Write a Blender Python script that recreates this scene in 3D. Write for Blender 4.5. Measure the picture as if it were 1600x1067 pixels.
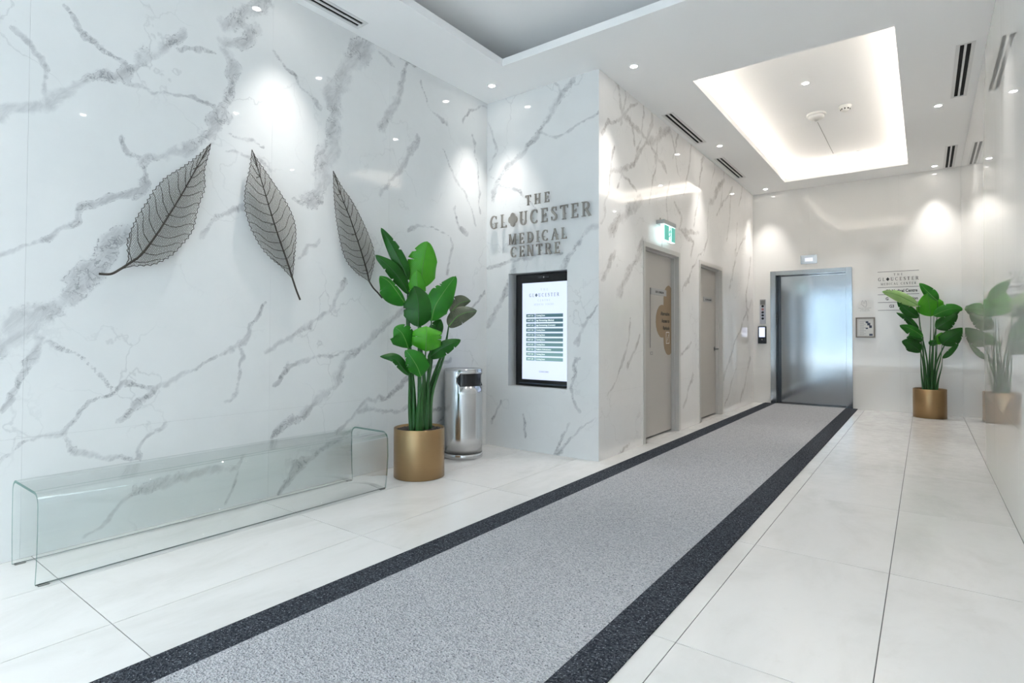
import bpy, bmesh, math, random
import numpy as np
from mathutils import Vector, Matrix
random.seed(7); np.random.seed(7)
PI = math.pi
scene = bpy.context.scene
for o in list(bpy.data.objects): bpy.data.objects.remove(o)
COL = scene.collection

# ------------------------------------------------------------------ dimensions (metres)
XL, YS, XC, YE, XR, H = -3.698, 4.560, -2.379, 10.296, 0.432, 3.599
YB = -2.8            # street front behind the camera

# ------------------------------------------------------------------ camera
cam_d = bpy.data.cameras.new('camera'); cam = bpy.data.objects.new('camera', cam_d); COL.objects.link(cam)
r = Vector((0.80063606, 0.59914017, 0.00359934)); u = Vector((0.00850186, -0.0173675, 0.99981303)); fw = Vector((-0.59909066, 0.80045576, 0.01899886))
M = Matrix(((r.x, u.x, -fw.x, 0), (r.y, u.y, -fw.y, 0), (r.z, u.z, -fw.z, 1.15), (0, 0, 0, 1)))
cam.matrix_world = M
cam_d.sensor_width = 36; cam_d.lens = 870.0162/1600*36
cam_d.shift_x = (800-793.6865)/1600; cam_d.shift_y = (506.3968-533.5)/1600
cam_d.clip_start = .05
scene.camera = cam

# ------------------------------------------------------------------ daylight and exposure
w = bpy.data.worlds.new('sky'); scene.world = w; w.use_nodes = True
bg = w.node_tree.nodes['Background']; bg.inputs[0].default_value = (.86, .93, 1, 1); bg.inputs[1].default_value = 9.4
LAMP_W = 58; LED = 1.8
scene.view_settings.view_transform = 'Standard'; scene.view_settings.look = 'None'
scene.view_settings.gamma = 1; scene.view_settings.use_curve_mapping = False
scene.view_settings.exposure = 1.0
pl = bpy.data.lights.new('window_portal', 'AREA'); pl.shape = 'RECTANGLE'; pl.size = 4.0; pl.size_y = 2.75; pl.cycles.is_portal = True
po = bpy.data.objects.new('window_portal', pl); COL.objects.link(po); po.location = ((XL+XR)/2, YB-.12, 1.4)
po.rotation_euler = (PI/2, 0, PI) # emits towards +Y

try:
    scene.cycles.max_bounces = 10; scene.cycles.transparent_max_bounces = 12; scene.cycles.diffuse_bounces = 7; scene.cycles.caustics_reflective = False; scene.cycles.caustics_refractive = False
except Exception: pass

# ------------------------------------------------------------------ helpers
def tag(o, label=None, cat=None, group=None, kind=None):
    if label: o['label'] = label
    if cat: o['category'] = cat
    if group: o['group'] = group
    if kind: o['kind'] = kind
    return o
def thing(name, loc, label, cat, group=None):
    o = bpy.data.objects.new(name, None); COL.objects.link(o); o.location = loc; o.empty_display_size = .05
    return tag(o, label, cat, group)
def link(name, me, mat, parent=None, smooth=False):
    o = bpy.data.objects.new(name, me); COL.objects.link(o)
    if mat is not None:
        for m in (mat if isinstance(mat, (list, tuple)) else [mat]): me.materials.append(m)
    if smooth:
        me.polygons.foreach_set('use_smooth', [True]*len(me.polygons)); me.update()
    if parent is not None:
        o.parent = parent
        if parent.type == 'EMPTY': o.matrix_parent_inverse = Matrix.Translation(-Vector(parent.location))
    return o
def from_bm(name, bm, mat, parent=None, smooth=False):
    me = bpy.data.meshes.new(name); bm.normal_update(); bm.to_mesh(me); bm.free()
    return link(name, me, mat, parent, smooth)
def struct(o): o['kind'] = 'structure'; return o
def bx(bm, x0, x1, y0, y1, z0, z1, bev=0, mi=0):
    r_ = bmesh.ops.create_cube(bm, size=1)
    vs = r_['verts']
    for v in vs:
        v.co = Vector(((x0+x1)/2+v.co.x*(x1-x0), (y0+y1)/2+v.co.y*(y1-y0), (z0+z1)/2+v.co.z*(z1-z0)))
    fs = set(f for v in vs for f in v.link_faces)
    for f in fs: f.material_index = mi
    if bev:
        es = set(e for v in vs for e in v.link_edges)
        bmesh.ops.bevel(bm, geom=list(es), offset=bev, segments=2, affect='EDGES', profile=.5)
def box(name, x0, x1, y0, y1, z0, z1, mat, parent=None, bev=0):
    bm = bmesh.new(); bx(bm, x0, x1, y0, y1, z0, z1, bev); return from_bm(name, bm, mat, parent)
def lathe(bm, prof, n=48, c=(0, 0), mi=0):
    rings = []
    for (rr, z) in prof:
        if rr < 1e-6: rings.append([bm.verts.new((c[0], c[1], z))])
        else: rings.append([bm.verts.new((c[0]+rr*math.cos(2*PI*i/n), c[1]+rr*math.sin(2*PI*i/n), z)) for i in range(n)])
    for a, b in zip(rings, rings[1:]):
        for i in range(n):
            j = (i+1) % n
            if len(a) == 1 and len(b) == 1: continue
            if len(a) == 1: f = bm.faces.new((a[0], b[j], b[i]))
            elif len(b) == 1: f = bm.faces.new((a[i], a[j], b[0]))
            else: f = bm.faces.new((a[i], a[j], b[j], b[i]))
            f.material_index = mi
def tube(bm, pts, rad, n=8, cap=True):
    pts = [Vector(p) for p in pts]
    rad = rad if isinstance(rad, (list, tuple)) else [rad]*len(pts)
    rings = []; prev = None
    for i, p in enumerate(pts):
        t = (pts[min(i+1, len(pts)-1)]-pts[max(i-1, 0)]).normalized()
        if prev is None:
            a = Vector((0, 0, 1)) if abs(t.z) < .9 else Vector((1, 0, 0)); nn = t.cross(a).normalized()
        else: nn = (prev-t*prev.dot(t)).normalized()
        prev = nn; b = t.cross(nn)
        rings.append([bm.verts.new(p+(nn*math.cos(2*PI*k/n)+b*math.sin(2*PI*k/n))*rad[i]) for k in range(n)])
    for a, b in zip(rings, rings[1:]):
        for k in range(n): bm.faces.new((a[k], a[(k+1) % n], b[(k+1) % n], b[k]))
    if cap:
        bm.faces.new(rings[0][::-1]); bm.faces.new(rings[-1])
def catmull(P, n=8):
    P = [Vector(p) for p in P]; out = []
    Q = [P[0]*2-P[1]]+P+[P[-1]*2-P[-2]]
    for i in range(1, len(Q)-2):
        for k in range(n):
            t = k/n; a, b, c, d = Q[i-1], Q[i], Q[i+1], Q[i+2]
            out.append(.5*((2*b)+(c-a)*t+(2*a-5*b+4*c-d)*t*t+(3*b-a-3*c+d)*t**3))
    out.append(P[-1]); return out

# ------------------------------------------------------------------ materials
def mat(name, col=(.8, .8, .8), rough=.5, metal=0, spec=.5, emit=None, es=0):
    m = bpy.data.materials.new(name); m.use_nodes = True
    b = m.node_tree.nodes['Principled BSDF']
    b.inputs['Base Color'].default_value = (*col, 1); b.inputs['Roughness'].default_value = rough
    b.inputs['Metallic'].default_value = metal; b.inputs['Specular IOR Level'].default_value = spec
    if emit: b.inputs['Emission Color'].default_value = (*emit, 1); b.inputs['Emission Strength'].default_value = es
    return m
class NT:
    def __init__(s, m): s.t = m.node_tree; s.n = s.t.nodes; s.b = s.n.get('Principled BSDF')
    def new(s, ty, **k):
        n = s.n.new(ty)
        for a, v in k.items(): setattr(n, a, v)
        return n
    def l(s, a, b): s.t.links.new(a, b)
    def noise(s, vec, scale, detail=4, rough=.5, dist=0):
        n = s.new('ShaderNodeTexNoise'); n.inputs['Scale'].default_value = scale; n.inputs['Detail'].default_value = detail
        n.inputs['Roughness'].default_value = rough; n.inputs['Distortion'].default_value = dist; s.l(vec, n.inputs['Vector']); return n.outputs['Fac']
    def math(s, op, a, b=None, c=None):
        n = s.new('ShaderNodeMath', operation=op)
        for i, v in enumerate((a, b, c)):
            if v is None: continue
            if isinstance(v, (int, float)): n.inputs[i].default_value = v
            else: s.l(v, n.inputs[i])
        return n.outputs[0]
    def remap(s, v, a, b, c=0, d=1, smooth=True):
        n = s.new('ShaderNodeMapRange'); n.interpolation_type = 'SMOOTHSTEP' if smooth else 'LINEAR'
        s.l(v, n.inputs[0]); n.inputs[1].default_value = a; n.inputs[2].default_value = b; n.inputs[3].default_value = c; n.inputs[4].default_value = d
        return n.outputs[0]
    def mix(s, fac, a, b):
        n = s.new('ShaderNodeMix', data_type='RGBA')
        if isinstance(fac, (int, float)): n.inputs[0].default_value = fac
        else: s.l(fac, n.inputs[0])
        for i, v in ((6, a), (7, b)):
            if isinstance(v, tuple): n.inputs[i].default_value = (*v, 1)
            else: s.l(v, n.inputs[i])
        return n.outputs[2]
    def obj(s, scale=None):
        t = s.new('ShaderNodeTexCoord').outputs['Object']
        if scale:
            m = s.new('ShaderNodeMapping'); m.inputs['Scale'].default_value = scale; s.l(t, m.inputs[0]); return m.outputs[0]
        return t
    def bump(s, h, strength=.2, dist=.01):
        n = s.new('ShaderNodeBump'); n.inputs['Strength'].default_value = strength; n.inputs['Distance'].default_value = dist
        s.l(h, n.inputs['Height']); s.l(n.outputs[0], s.b.inputs['Normal'])

def marble(name, white, vein, tint):
    m = mat(name, rough=.03); t = NT(m); co = t.obj()
    at = t.new('ShaderNodeAttribute', attribute_name='vein').outputs['Fac']
    n1 = t.noise(co, 9, 8, .65, .6); r1 = t.new('ShaderNodeMapping'); r1.inputs['Rotation'].default_value = (math.radians(-50), 0, 0); t.l(co, r1.inputs[0])
    r2 = t.new('ShaderNodeMapping'); r2.inputs['Scale'].default_value = (.6, .28, 1.1); t.l(r1.outputs[0], r2.inputs[0])
    n2 = t.noise(r2.outputs[0], 24, 8, .72, .5); n3 = t.noise(co, 3.2, 5, .6); n4 = t.noise(co, 60, 4, .7)
    n5 = t.noise(co, 2.1, 4, .6, .3)
    v = t.math('ADD', t.math('ADD', at, t.math('MULTIPLY', t.math('SUBTRACT', n1, .48), 2.6)), t.math('MULTIPLY', t.math('SUBTRACT', n5, .46), 1.9))
    mask = t.remap(v, -.1, .95)
    mott = t.remap(n2, .34, .66, .45, 1.0)
    body = t.math('MULTIPLY', mask, t.math('MULTIPLY', mott, t.remap(n3, .35, .68, .6, 1.0)))
    e1 = t.math('ABSOLUTE', t.math('SUBTRACT', v, .30)); l1 = t.math('MULTIPLY', t.remap(e1, 0, .10, 1, 0), t.remap(n4, .45, .6))
    e2 = t.math('ABSOLUTE', t.math('SUBTRACT', n1, .5)); l2 = t.math('MULTIPLY', t.remap(e2, 0, .022, 1, 0), mask)
    lines = t.math('MULTIPLY', t.math('MAXIMUM', l1, l2), t.remap(n3, .42, .58))
    # faint hair veins everywhere
    vo = t.new('ShaderNodeTexVoronoi', feature='DISTANCE_TO_EDGE'); vo.inputs['Scale'].default_value = 1.7
    wv = t.new('ShaderNodeVectorMath', operation='ADD'); t.l(co, wv.inputs[0])
    nz = t.new('ShaderNodeTexNoise'); nz.inputs['Scale'].default_value = 2.5; nz.inputs['Detail'].default_value = 7; t.l(co, nz.inputs['Vector'])
    sc_ = t.new('ShaderNodeVectorMath', operation='SCALE'); sc_.inputs['Scale'].default_value = .9; t.l(nz.outputs['Color'], sc_.inputs[0]); t.l(sc_.outputs[0], wv.inputs[1])
    t.l(wv.outputs[0], vo.inputs['Vector'])
    hair = t.math('MULTIPLY', t.remap(vo.outputs['Distance'], 0, .018, 1, 0), t.remap(t.noise(co, 1.3, 3), .45, .7, 0, .45))
    base = t.mix(t.remap(n3, .3, .75), white, tuple(c*.965 for c in white))
    c1 = t.mix(t.math('MULTIPLY', body, .95), base, vein)
    c2 = t.mix(t.math('MULTIPLY', hair, .5), c1, tint)
    c3 = t.mix(t.math('MULTIPLY', lines, .75), c2, tint)
    t.l(c3, t.b.inputs['Base Color'])
    return m
MARBLE = marble('polished_white_marble', (.80, .805, .80), (.43, .43, .445), (.21, .21, .225))
MARBLE_W = marble('polished_warm_marble', (.88, .865, .85), (.50, .475, .46), (.30, .265, .25))

def plain_porcelain(name, col, streak, rough=.06, amt=.5):
    m = mat(name, rough=rough); t = NT(m)
    co = t.obj((3, 3, .25)); n = t.noise(co, 1.1, 2, .5, .3)
    f = t.math('MULTIPLY', t.remap(n, .55, .72), amt)
    t.l(t.mix(f, col, streak), t.b.inputs['Base Color']); return m
END_P = plain_porcelain('end_wall_porcelain', (.80, .785, .76), (.74, .72, .69), .05, .35)
RIGHT_P = plain_porcelain('right_wall_porcelain', (.80, .795, .78), (.56, .55, .54), .0, .4)
RIGHT_P.node_tree.nodes['Principled BSDF'].inputs['Specular IOR Level'].default_value = .85
PAINT = mat('ceiling_paint', (.91, .91, .91), .8, spec=.2)
CORE = mat('wall_core', (.5, .5, .5), .9)
GROUT = mat('grout', (.10, .10, .10), .9)
FRAME_P = mat('door_frame_paint', (.56, .545, .52), .45)
LEAF_P = mat('door_leaf_paint', (.50, .475, .445), .5)
BLACK = mat('black_plastic', (.008, .009, .011), .25)
DARK = mat('dark_void', (.01, .01, .01), .9)
def brushed(name, col, rough, scale, s=.06):
    m = mat(name, col, rough, 1); t = NT(m); n = t.noise(t.obj(scale), 1, 3)
    t.l(t.remap(n, .2, .8, rough*.75, rough*1.3), t.b.inputs['Roughness']); t.bump(n, s, .002); return m
STEEL = brushed('brushed_steel', (.42, .43, .44), .12, (900, 900, 2), .006)
CHROME = brushed('polished_steel', (.62, .62, .62), .20, (500, 500, 4), .02)
BRASS = brushed('brushed_brass', (.40, .265, .135), .36, (5, 5, 420), .05)
for m_ in (BRASS, CHROME):
    t = NT(m_); tn = t.new('ShaderNodeTangent', direction_type='RADIAL', axis='Z'); t.l(tn.outputs[0], t.b.inputs['Tangent']); t.b.inputs['Anisotropic'].default_value = .8; t.b.inputs['Anisotropic Rotation'].default_value = .25
NICKEL = brushed('brushed_nickel', (.36, .33, .30), .35, (300, 300, 300))
BRONZE = mat('dark_bronze_wire', (.07, .06, .05), .5, .6)
NET_M = mat('bronze_mesh', (.25, .235, .20), .6, .4)

def floor_mat():
    m = mat('floor_porcelain', rough=.22); t = NT(m); co = t.obj((1, .45, 1))
    n = t.noise(co, 2.4, 8, .62, .5); n2 = t.noise(t.obj(), 9, 6, .7)
    c = t.mix(t.remap(n, .42, .75), (.66, .655, .645), (.57, .565, .55))
    c = t.mix(t.math('MULTIPLY', t.remap(n2, .55, .75), .3), c, (.53, .515, .49))
    t.l(c, t.b.inputs['Base Color']); t.l(t.remap(n2, .3, .7, .16, .26), t.b.inputs['Roughness']); return m
FLOOR = floor_mat()
def carpet_mat(name, a, b, c):
    m = mat(name, a, .95, spec=.1); t = NT(m); co = t.obj()
    vo = t.new('ShaderNodeTexVoronoi'); vo.inputs['Scale'].default_value = 135; t.l(co, vo.inputs['Vector'])
    sp = t.new('ShaderNodeSeparateColor'); t.l(vo.outputs['Color'], sp.inputs[0])
    n = t.noise(co, 110, 3, .6)
    k = t.mix(t.remap(sp.outputs[0], .25, .75), a, b)
    k = t.mix(t.remap(n, .58, .66), k, c)
    t.l(k, t.b.inputs['Base Color']); t.bump(vo.outputs['Distance'], .9, .006); return m
CARPET_L = carpet_mat('light_grey_carpet', (.46, .47, .49), (.34, .35, .37), (.10, .105, .12))
CARPET_D = carpet_mat('charcoal_carpet', (.022, .026, .034), (.055, .062, .075), (.20, .22, .25))

def glass(name, tint, ior=1.45):
    m = bpy.data.materials.new(name); m.use_nodes = True; t = NT(m); t.n.remove(t.b)
    out = t.n['Material Output']; tr = t.new('ShaderNodeBsdfTransparent'); tr.inputs[0].default_value = (*tint, 1)
    gl = t.new('ShaderNodeBsdfGlossy'); gl.inputs['Roughness'].default_value = .01
    lw = t.new('ShaderNodeLayerWeight'); lw.inputs[0].default_value = .5
    k = t.math('MULTIPLY_ADD', t.math('POWER', lw.outputs['Facing'], 5), .55, .035)
    mx = t.new('ShaderNodeMixShader'); t.l(k, mx.inputs[0]); t.l(tr.outputs[0], mx.inputs[1]); t.l(gl.outputs[0], mx.inputs[2]); t.l(mx.outputs[0], out.inputs[0])
    return m
PANE = glass('clear_pane', (.94, .97, .96))
TEAL_G = glass('bend_reflection_tint', (.42, .62, .57)); BENCH_G = glass('bench_glass', (.982, .993, .990))  # teal tint stands in for internal reflection along the bench's front bend
EDGE_G = glass('green_glass_edge', (.30, .52, .47)); EDGE_D = glass('dark_glass_foot_edge', (.22, .26, .26))
ACRYL = glass('clear_acrylic', (.95, .95, .95))

# ------------------------------------------------------------------ numpy noise and vein field
def vnoise(x, y, sc, seed):
    rs = np.random.RandomState(seed); G = rs.rand(64, 64); x = x*sc+100; y = y*sc+100
    xi = np.floor(x).astype(int); yi = np.floor(y).astype(int); fx = x-xi; fy = y-yi; fx = fx*fx*(3-2*fx); fy = fy*fy*(3-2*fy)
    g = lambda a, b: G[a % 64, b % 64]
    return (g(xi, yi)*(1-fx)+g(xi+1, yi)*fx)*(1-fy)+(g(xi, yi+1)*(1-fx)+g(xi+1, yi+1)*fx)*fy-.5
def fbm(x, y, sc, seed): return sum(vnoise(x, y, sc*2**k, seed+k)/1.7**k for k in range(5))
def vein_field(x, y, V):
    wx = x+fbm(x, y, 4, 3)*.075; wy = y+fbm(x, y, 4, 31)*.075
    best = np.full(x.shape, -4.0)
    for pts, w_ in V:
        w_ = max(w_, .0165)*(1.12 if w_ > .05 else .95)
        for (ax, ay), (bx_, by_) in zip(pts, pts[1:]):
            lo = min(ax, bx_)-.5; hi = max(ax, bx_)+.5
            k = (x > lo) & (x < hi)
            px = wx[k]-ax; py = wy[k]-ay; dx = bx_-ax; dy = by_-ay; L2 = dx*dx+dy*dy+1e-9
            t = np.clip((px*dx+py*dy)/L2, 0, 1); d = np.hypot(px-t*dx, py-t*dy)
            best[k] = np.maximum(best[k], 1-d/w_)
    return best
SCULPT=[{'left': [(1.695, 2.367), (1.606, 2.253), (1.535, 2.18), (1.444, 2.096), (1.379, 2.009), (1.331, 1.911), (1.29, 1.832), (1.26, 1.749), (1.241, 1.684), (1.241, 1.629), (1.245, 1.576), (1.226, 1.527)], 'right': [(1.695, 2.367), (1.675, 2.271), (1.656, 2.179), (1.661, 2.086), (1.634, 1.986), (1.611, 1.896), (1.588, 1.791), (1.511, 1.671), (1.459, 1.616), (1.371, 1.558), (1.273, 1.54), (1.219, 1.519)], 'mid': [(1.695, 2.367), (1.607, 2.185), (1.53, 2.016), (1.47, 1.896), (1.383, 1.728), (1.307, 1.606), (1.246, 1.549), (1.213, 1.52)], 'stem': [(1.213, 1.52), (1.161, 1.483), (1.104, 1.478)]}, {'left': [(1.967, 2.401), (1.953, 2.26), (1.93, 2.157), (1.922, 2.051), (1.939, 1.938), (1.981, 1.84), (2.037, 1.755), (2.108, 1.684), (2.195, 1.626), (2.271, 1.557)], 'right': [(1.967, 2.401), (2.002, 2.344), (2.072, 2.268), (2.152, 2.178), (2.219, 2.096), (2.273, 2.009), (2.3, 1.916), (2.301, 1.818), (2.291, 1.691), (2.28, 1.558)], 'mid': [(1.967, 2.401), (2.031, 2.219), (2.104, 2.006), (2.171, 1.827), (2.24, 1.658), (2.276, 1.557)], 'stem': [(2.276, 1.557), (2.31, 1.469), (2.342, 1.399)]}, {'left': [(2.616, 2.412), (2.625, 2.249), (2.641, 2.103), (2.678, 1.914), (2.734, 1.755), (2.827, 1.658), (2.962, 1.589)], 'right': [(2.616, 2.412), (2.692, 2.309), (2.784, 2.221), (2.879, 2.099), (2.958, 1.97), (3.009, 1.866), (3.024, 1.756), (2.978, 1.585)], 'mid': [(2.616, 2.412), (2.692, 2.233), (2.786, 2.052), (2.882, 1.834), (2.946, 1.669), (2.97, 1.586)], 'stem': [(2.97, 1.586), (3.013, 1.535), (3.063, 1.496), (3.109, 1.455)]}]
VEIN_LEFT=[([(0.708, 1.067), (0.805, 1.184), (0.936, 1.26), (1.061, 1.392), (1.125, 1.526), (1.251, 1.672)], 0.057), ([(1.316, 2.158), (1.556, 2.275), (1.73, 2.468), (1.819, 2.644)], 0.037), ([(1.729, 2.534), (1.83, 2.742), (1.875, 2.953), (1.801, 3.044), (2.033, 3.254)], 0.049), ([(1.795, 3.192), (2.116, 3.479)], 0.057), ([(1.546, 3.059), (1.324, 2.841), (1.208, 2.673), (0.918, 2.423), (0.778, 2.314), (0.643, 2.193)], 0.038), ([(2.998, 3.642), (2.788, 3.275), (2.651, 3.029), (2.678, 2.764), (2.576, 2.42), (2.429, 2.167)], 0.07), ([(3.439, 3.619), (3.298, 3.278), (3.115, 2.895)], 0.039), ([(3.459, 1.45), (3.071, 1.14), (2.782, 0.956), (2.596, 0.652), (2.4, 0.542), (2.198, 0.429)], 0.037), ([(0.881, 1.646), (1.004, 1.733), (1.04, 1.82), (1.162, 1.941), (1.335, 2.06)], 0.026), ([(0.996, 0.61), (1.109, 0.739), (1.263, 0.824), (1.414, 0.827), (1.59, 0.906), (1.75, 0.952), (1.917, 1.044), (1.977, 1.2), (2.119, 1.333)], 0.012), ([(1.917, 1.044), (1.941, 0.888), (1.904, 0.753), (1.844, 0.703)], 0.013), ([(0.86, 1.124), (1.0, 1.062), (1.106, 0.946), (1.206, 0.828)], 0.007), ([(1.222, 0.622), (1.324, 0.718), (1.414, 0.82)], 0.012), ([(2.123, 1.0), (2.346, 1.097), (2.489, 1.227), (2.64, 1.364), (2.776, 1.554)], 0.021), ([(2.149, 0.796), (2.281, 0.912), (2.52, 0.965), (2.782, 1.012), (3.037, 1.092)], 0.015), ([(2.364, 1.745), (2.531, 1.878)], 0.024), ([(1.632, 1.78), (1.738, 1.888), (1.905, 2.015)], 0.026), ([(1.221, 2.63), (1.389, 2.603), (1.566, 2.65), (1.781, 2.648)], 0.006), ([(1.528, 2.962), (1.76, 2.963)], 0.007), ([(2.139, 3.181), (2.371, 2.975), (2.548, 2.879)], 0.012), ([(1.213, 2.274), (1.244, 2.181), (1.333, 2.155)], 0.006), ([(1.347, 2.158), (1.335, 2.068), (1.254, 1.948)], 0.007), ([(1.842, 2.492), (2.043, 2.493)], 0.011), ([(1.823, 2.371), (1.981, 2.356), (2.131, 2.313)], 0.008), ([(0.701, 1.534), (0.799, 1.605), (0.892, 1.654)], 0.008), ([(2.704, 0.397), (2.957, 0.552), (3.201, 0.625), (3.466, 0.757), (3.974, 0.918)], 0.027), ([(2.925, 0.508), (3.167, 0.503), (3.399, 0.496), (3.889, 0.433)], 0.025), ([(0.694, 0.437), (0.775, 0.527), (0.845, 0.588), (1.007, 0.612), (1.086, 0.714)], 0.01), ([(1.007, 0.612), (1.125, 0.482), (1.199, 0.448), (1.315, 0.405)], 0.008), ([(1.355, 0.398), (1.354, 0.474), (1.456, 0.596)], 0.01), ([(2.159, 0.399), (2.464, 0.583)], 0.012), ([(1.344, 0.22), (1.584, 0.246), (1.747, 0.254), (1.923, 0.237), (1.975, 0.309)], 0.034), ([(1.923, 0.237), (1.883, 0.029)], 0.011), ([(2.242, 0.021), (2.321, 0.152), (2.5, 0.242), (2.729, 0.304)], 0.036), ([(1.097, 0.005), (1.217, 0.104), (1.344, 0.22)], 0.007), ([(4.218, 2.18), (4.073, 2.272), (4.035, 2.424)], 0.028), ([(3.967, 1.731), (4.038, 2.052), (4.0, 2.122), (3.702, 2.18), (3.461, 2.084)], 0.012), ([(4.538, 1.613), (4.362, 1.47), (4.109, 1.293)], 0.017), ([(4.19, 3.282), (4.297, 3.453), (4.546, 3.535)], 0.021), ([(3.6, 3.451), (3.684, 3.27), (3.928, 3.176)], 0.011), ([(3.324, 3.59), (3.542, 3.595)], 0.026), ([(3.074, 3.527), (3.244, 3.479)], 0.011), ([(3.149, 2.31), (3.342, 2.576), (3.378, 2.739), (3.532, 2.943)], 0.032), ([(3.868, 2.916), (4.147, 2.573), (4.397, 2.293)], 0.016), ([(4.34, 3.176), (4.444, 2.903), (4.469, 2.439)], 0.013), ([(2.333, 2.148), (2.534, 2.159)], 0.019), ([(0.713, 0.767), (0.785, 0.89), (0.86, 1.124)], 0.008), ([(3.557, 0.179), (3.978, 0.362), (4.513, 0.634)], 0.015), ([(0.731, 2.712), (0.862, 2.566), (0.839, 2.355)], 0.006), ([(0.939, 2.875), (1.026, 2.774), (1.21, 2.741)], 0.007)]
VEIN_SIGN=[([(-2.647, 3.574), (-2.861, 3.413), (-3.032, 3.194), (-3.409, 2.887), (-3.601, 2.597)], 0.036), ([(-2.351, 3.215), (-2.647, 3.127), (-2.86, 3.063), (-3.077, 3.127)], 0.02), ([(-2.37, 2.211), (-2.569, 2.026), (-2.687, 1.928), (-2.843, 1.755)], 0.034), ([(-3.356, 1.867), (-3.445, 1.603), (-3.697, 1.257)], 0.033), ([(-2.602, 1.068), (-2.37, 1.415)], 0.018), ([(-2.408, 0.382), (-2.725, 0.141), (-2.839, 0.006)], 0.015), ([(-2.698, 0.325), (-2.782, 0.135), (-2.846, -0.007)], 0.015), ([(-3.183, 0.31), (-3.198, 0.086)], 0.012), ([(-3.619, 2.782), (-3.287, 2.597), (-3.052, 2.371)], 0.012), ([(-2.581, 0.455), (-2.685, 0.687), (-2.582, 0.931)], 0.011), ([(-3.683, 1.844), (-3.364, 1.92), (-2.976, 1.921), (-2.757, 1.964)], 0.02), ([(-3.665, 3.402), (-3.577, 3.045), (-3.662, 2.857)], 0.021), ([(-2.833, 3.65), (-2.76, 3.444)], 0.012), ([(-3.523, 0.508), (-3.605, 0.237)], 0.017)]
VEIN_CORR=[([(4.908, 3.624), (4.95, 3.583), (5.022, 3.354), (5.23, 3.311), (5.354, 3.103)], 0.02), ([(4.615, 3.06), (4.936, 3.282), (5.387, 3.56)], 0.016), ([(5.23, 3.311), (5.635, 3.249), (6.225, 3.089)], 0.022), ([(5.811, 3.562), (5.669, 3.21), (5.338, 2.92), (4.798, 2.723)], 0.025), ([(6.37, 3.565), (5.721, 3.225)], 0.039), ([(5.079, 2.791), (4.978, 2.578)], 0.016), ([(5.079, 2.791), (5.385, 2.638)], 0.012), ([(6.412, 3.577), (6.623, 3.124)], 0.02), ([(7.58, 3.541), (7.389, 3.083)], 0.021), ([(8.573, 3.497), (7.854, 2.976)], 0.039), ([(9.059, 3.437), (8.15, 2.875)], 0.017), ([(6.512, 2.743), (6.731, 2.604), (6.663, 2.428), (7.384, 2.487)], 0.024), ([(6.663, 2.428), (7.204, 2.344), (7.079, 2.163)], 0.021), ([(4.799, 2.167), (5.123, 2.346), (5.548, 2.557)], 0.048), ([(4.616, 1.66), (4.799, 1.881), (4.88, 1.927)], 0.023), ([(4.978, 1.546), (5.228, 1.794), (5.547, 2.122)], 0.044), ([(10.123, 2.482), (9.812, 1.836), (9.888, 1.411)], 0.027), ([(6.725, 1.698), (7.568, 2.28)], 0.016), ([(6.675, 0.908), (7.07, 1.036)], 0.02), ([(6.76, 0.225), (7.165, 0.64)], 0.026), ([(8.435, 0.504), (9.171, 1.092), (10.154, 1.758)], 0.025), ([(8.528, 0.139), (9.277, 0.695)], 0.019), ([(9.421, 0.114), (10.047, 0.762)], 0.027), ([(5.166, 0.841), (5.495, 1.148)], 0.017), ([(4.826, -0.009), (5.241, 0.079)], 0.016), ([(4.746, 0.572), (5.093, 0.92), (5.242, 1.303)], 0.012), ([(8.823, 1.875), (9.191, 2.407), (9.787, 2.797)], 0.019)]
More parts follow.
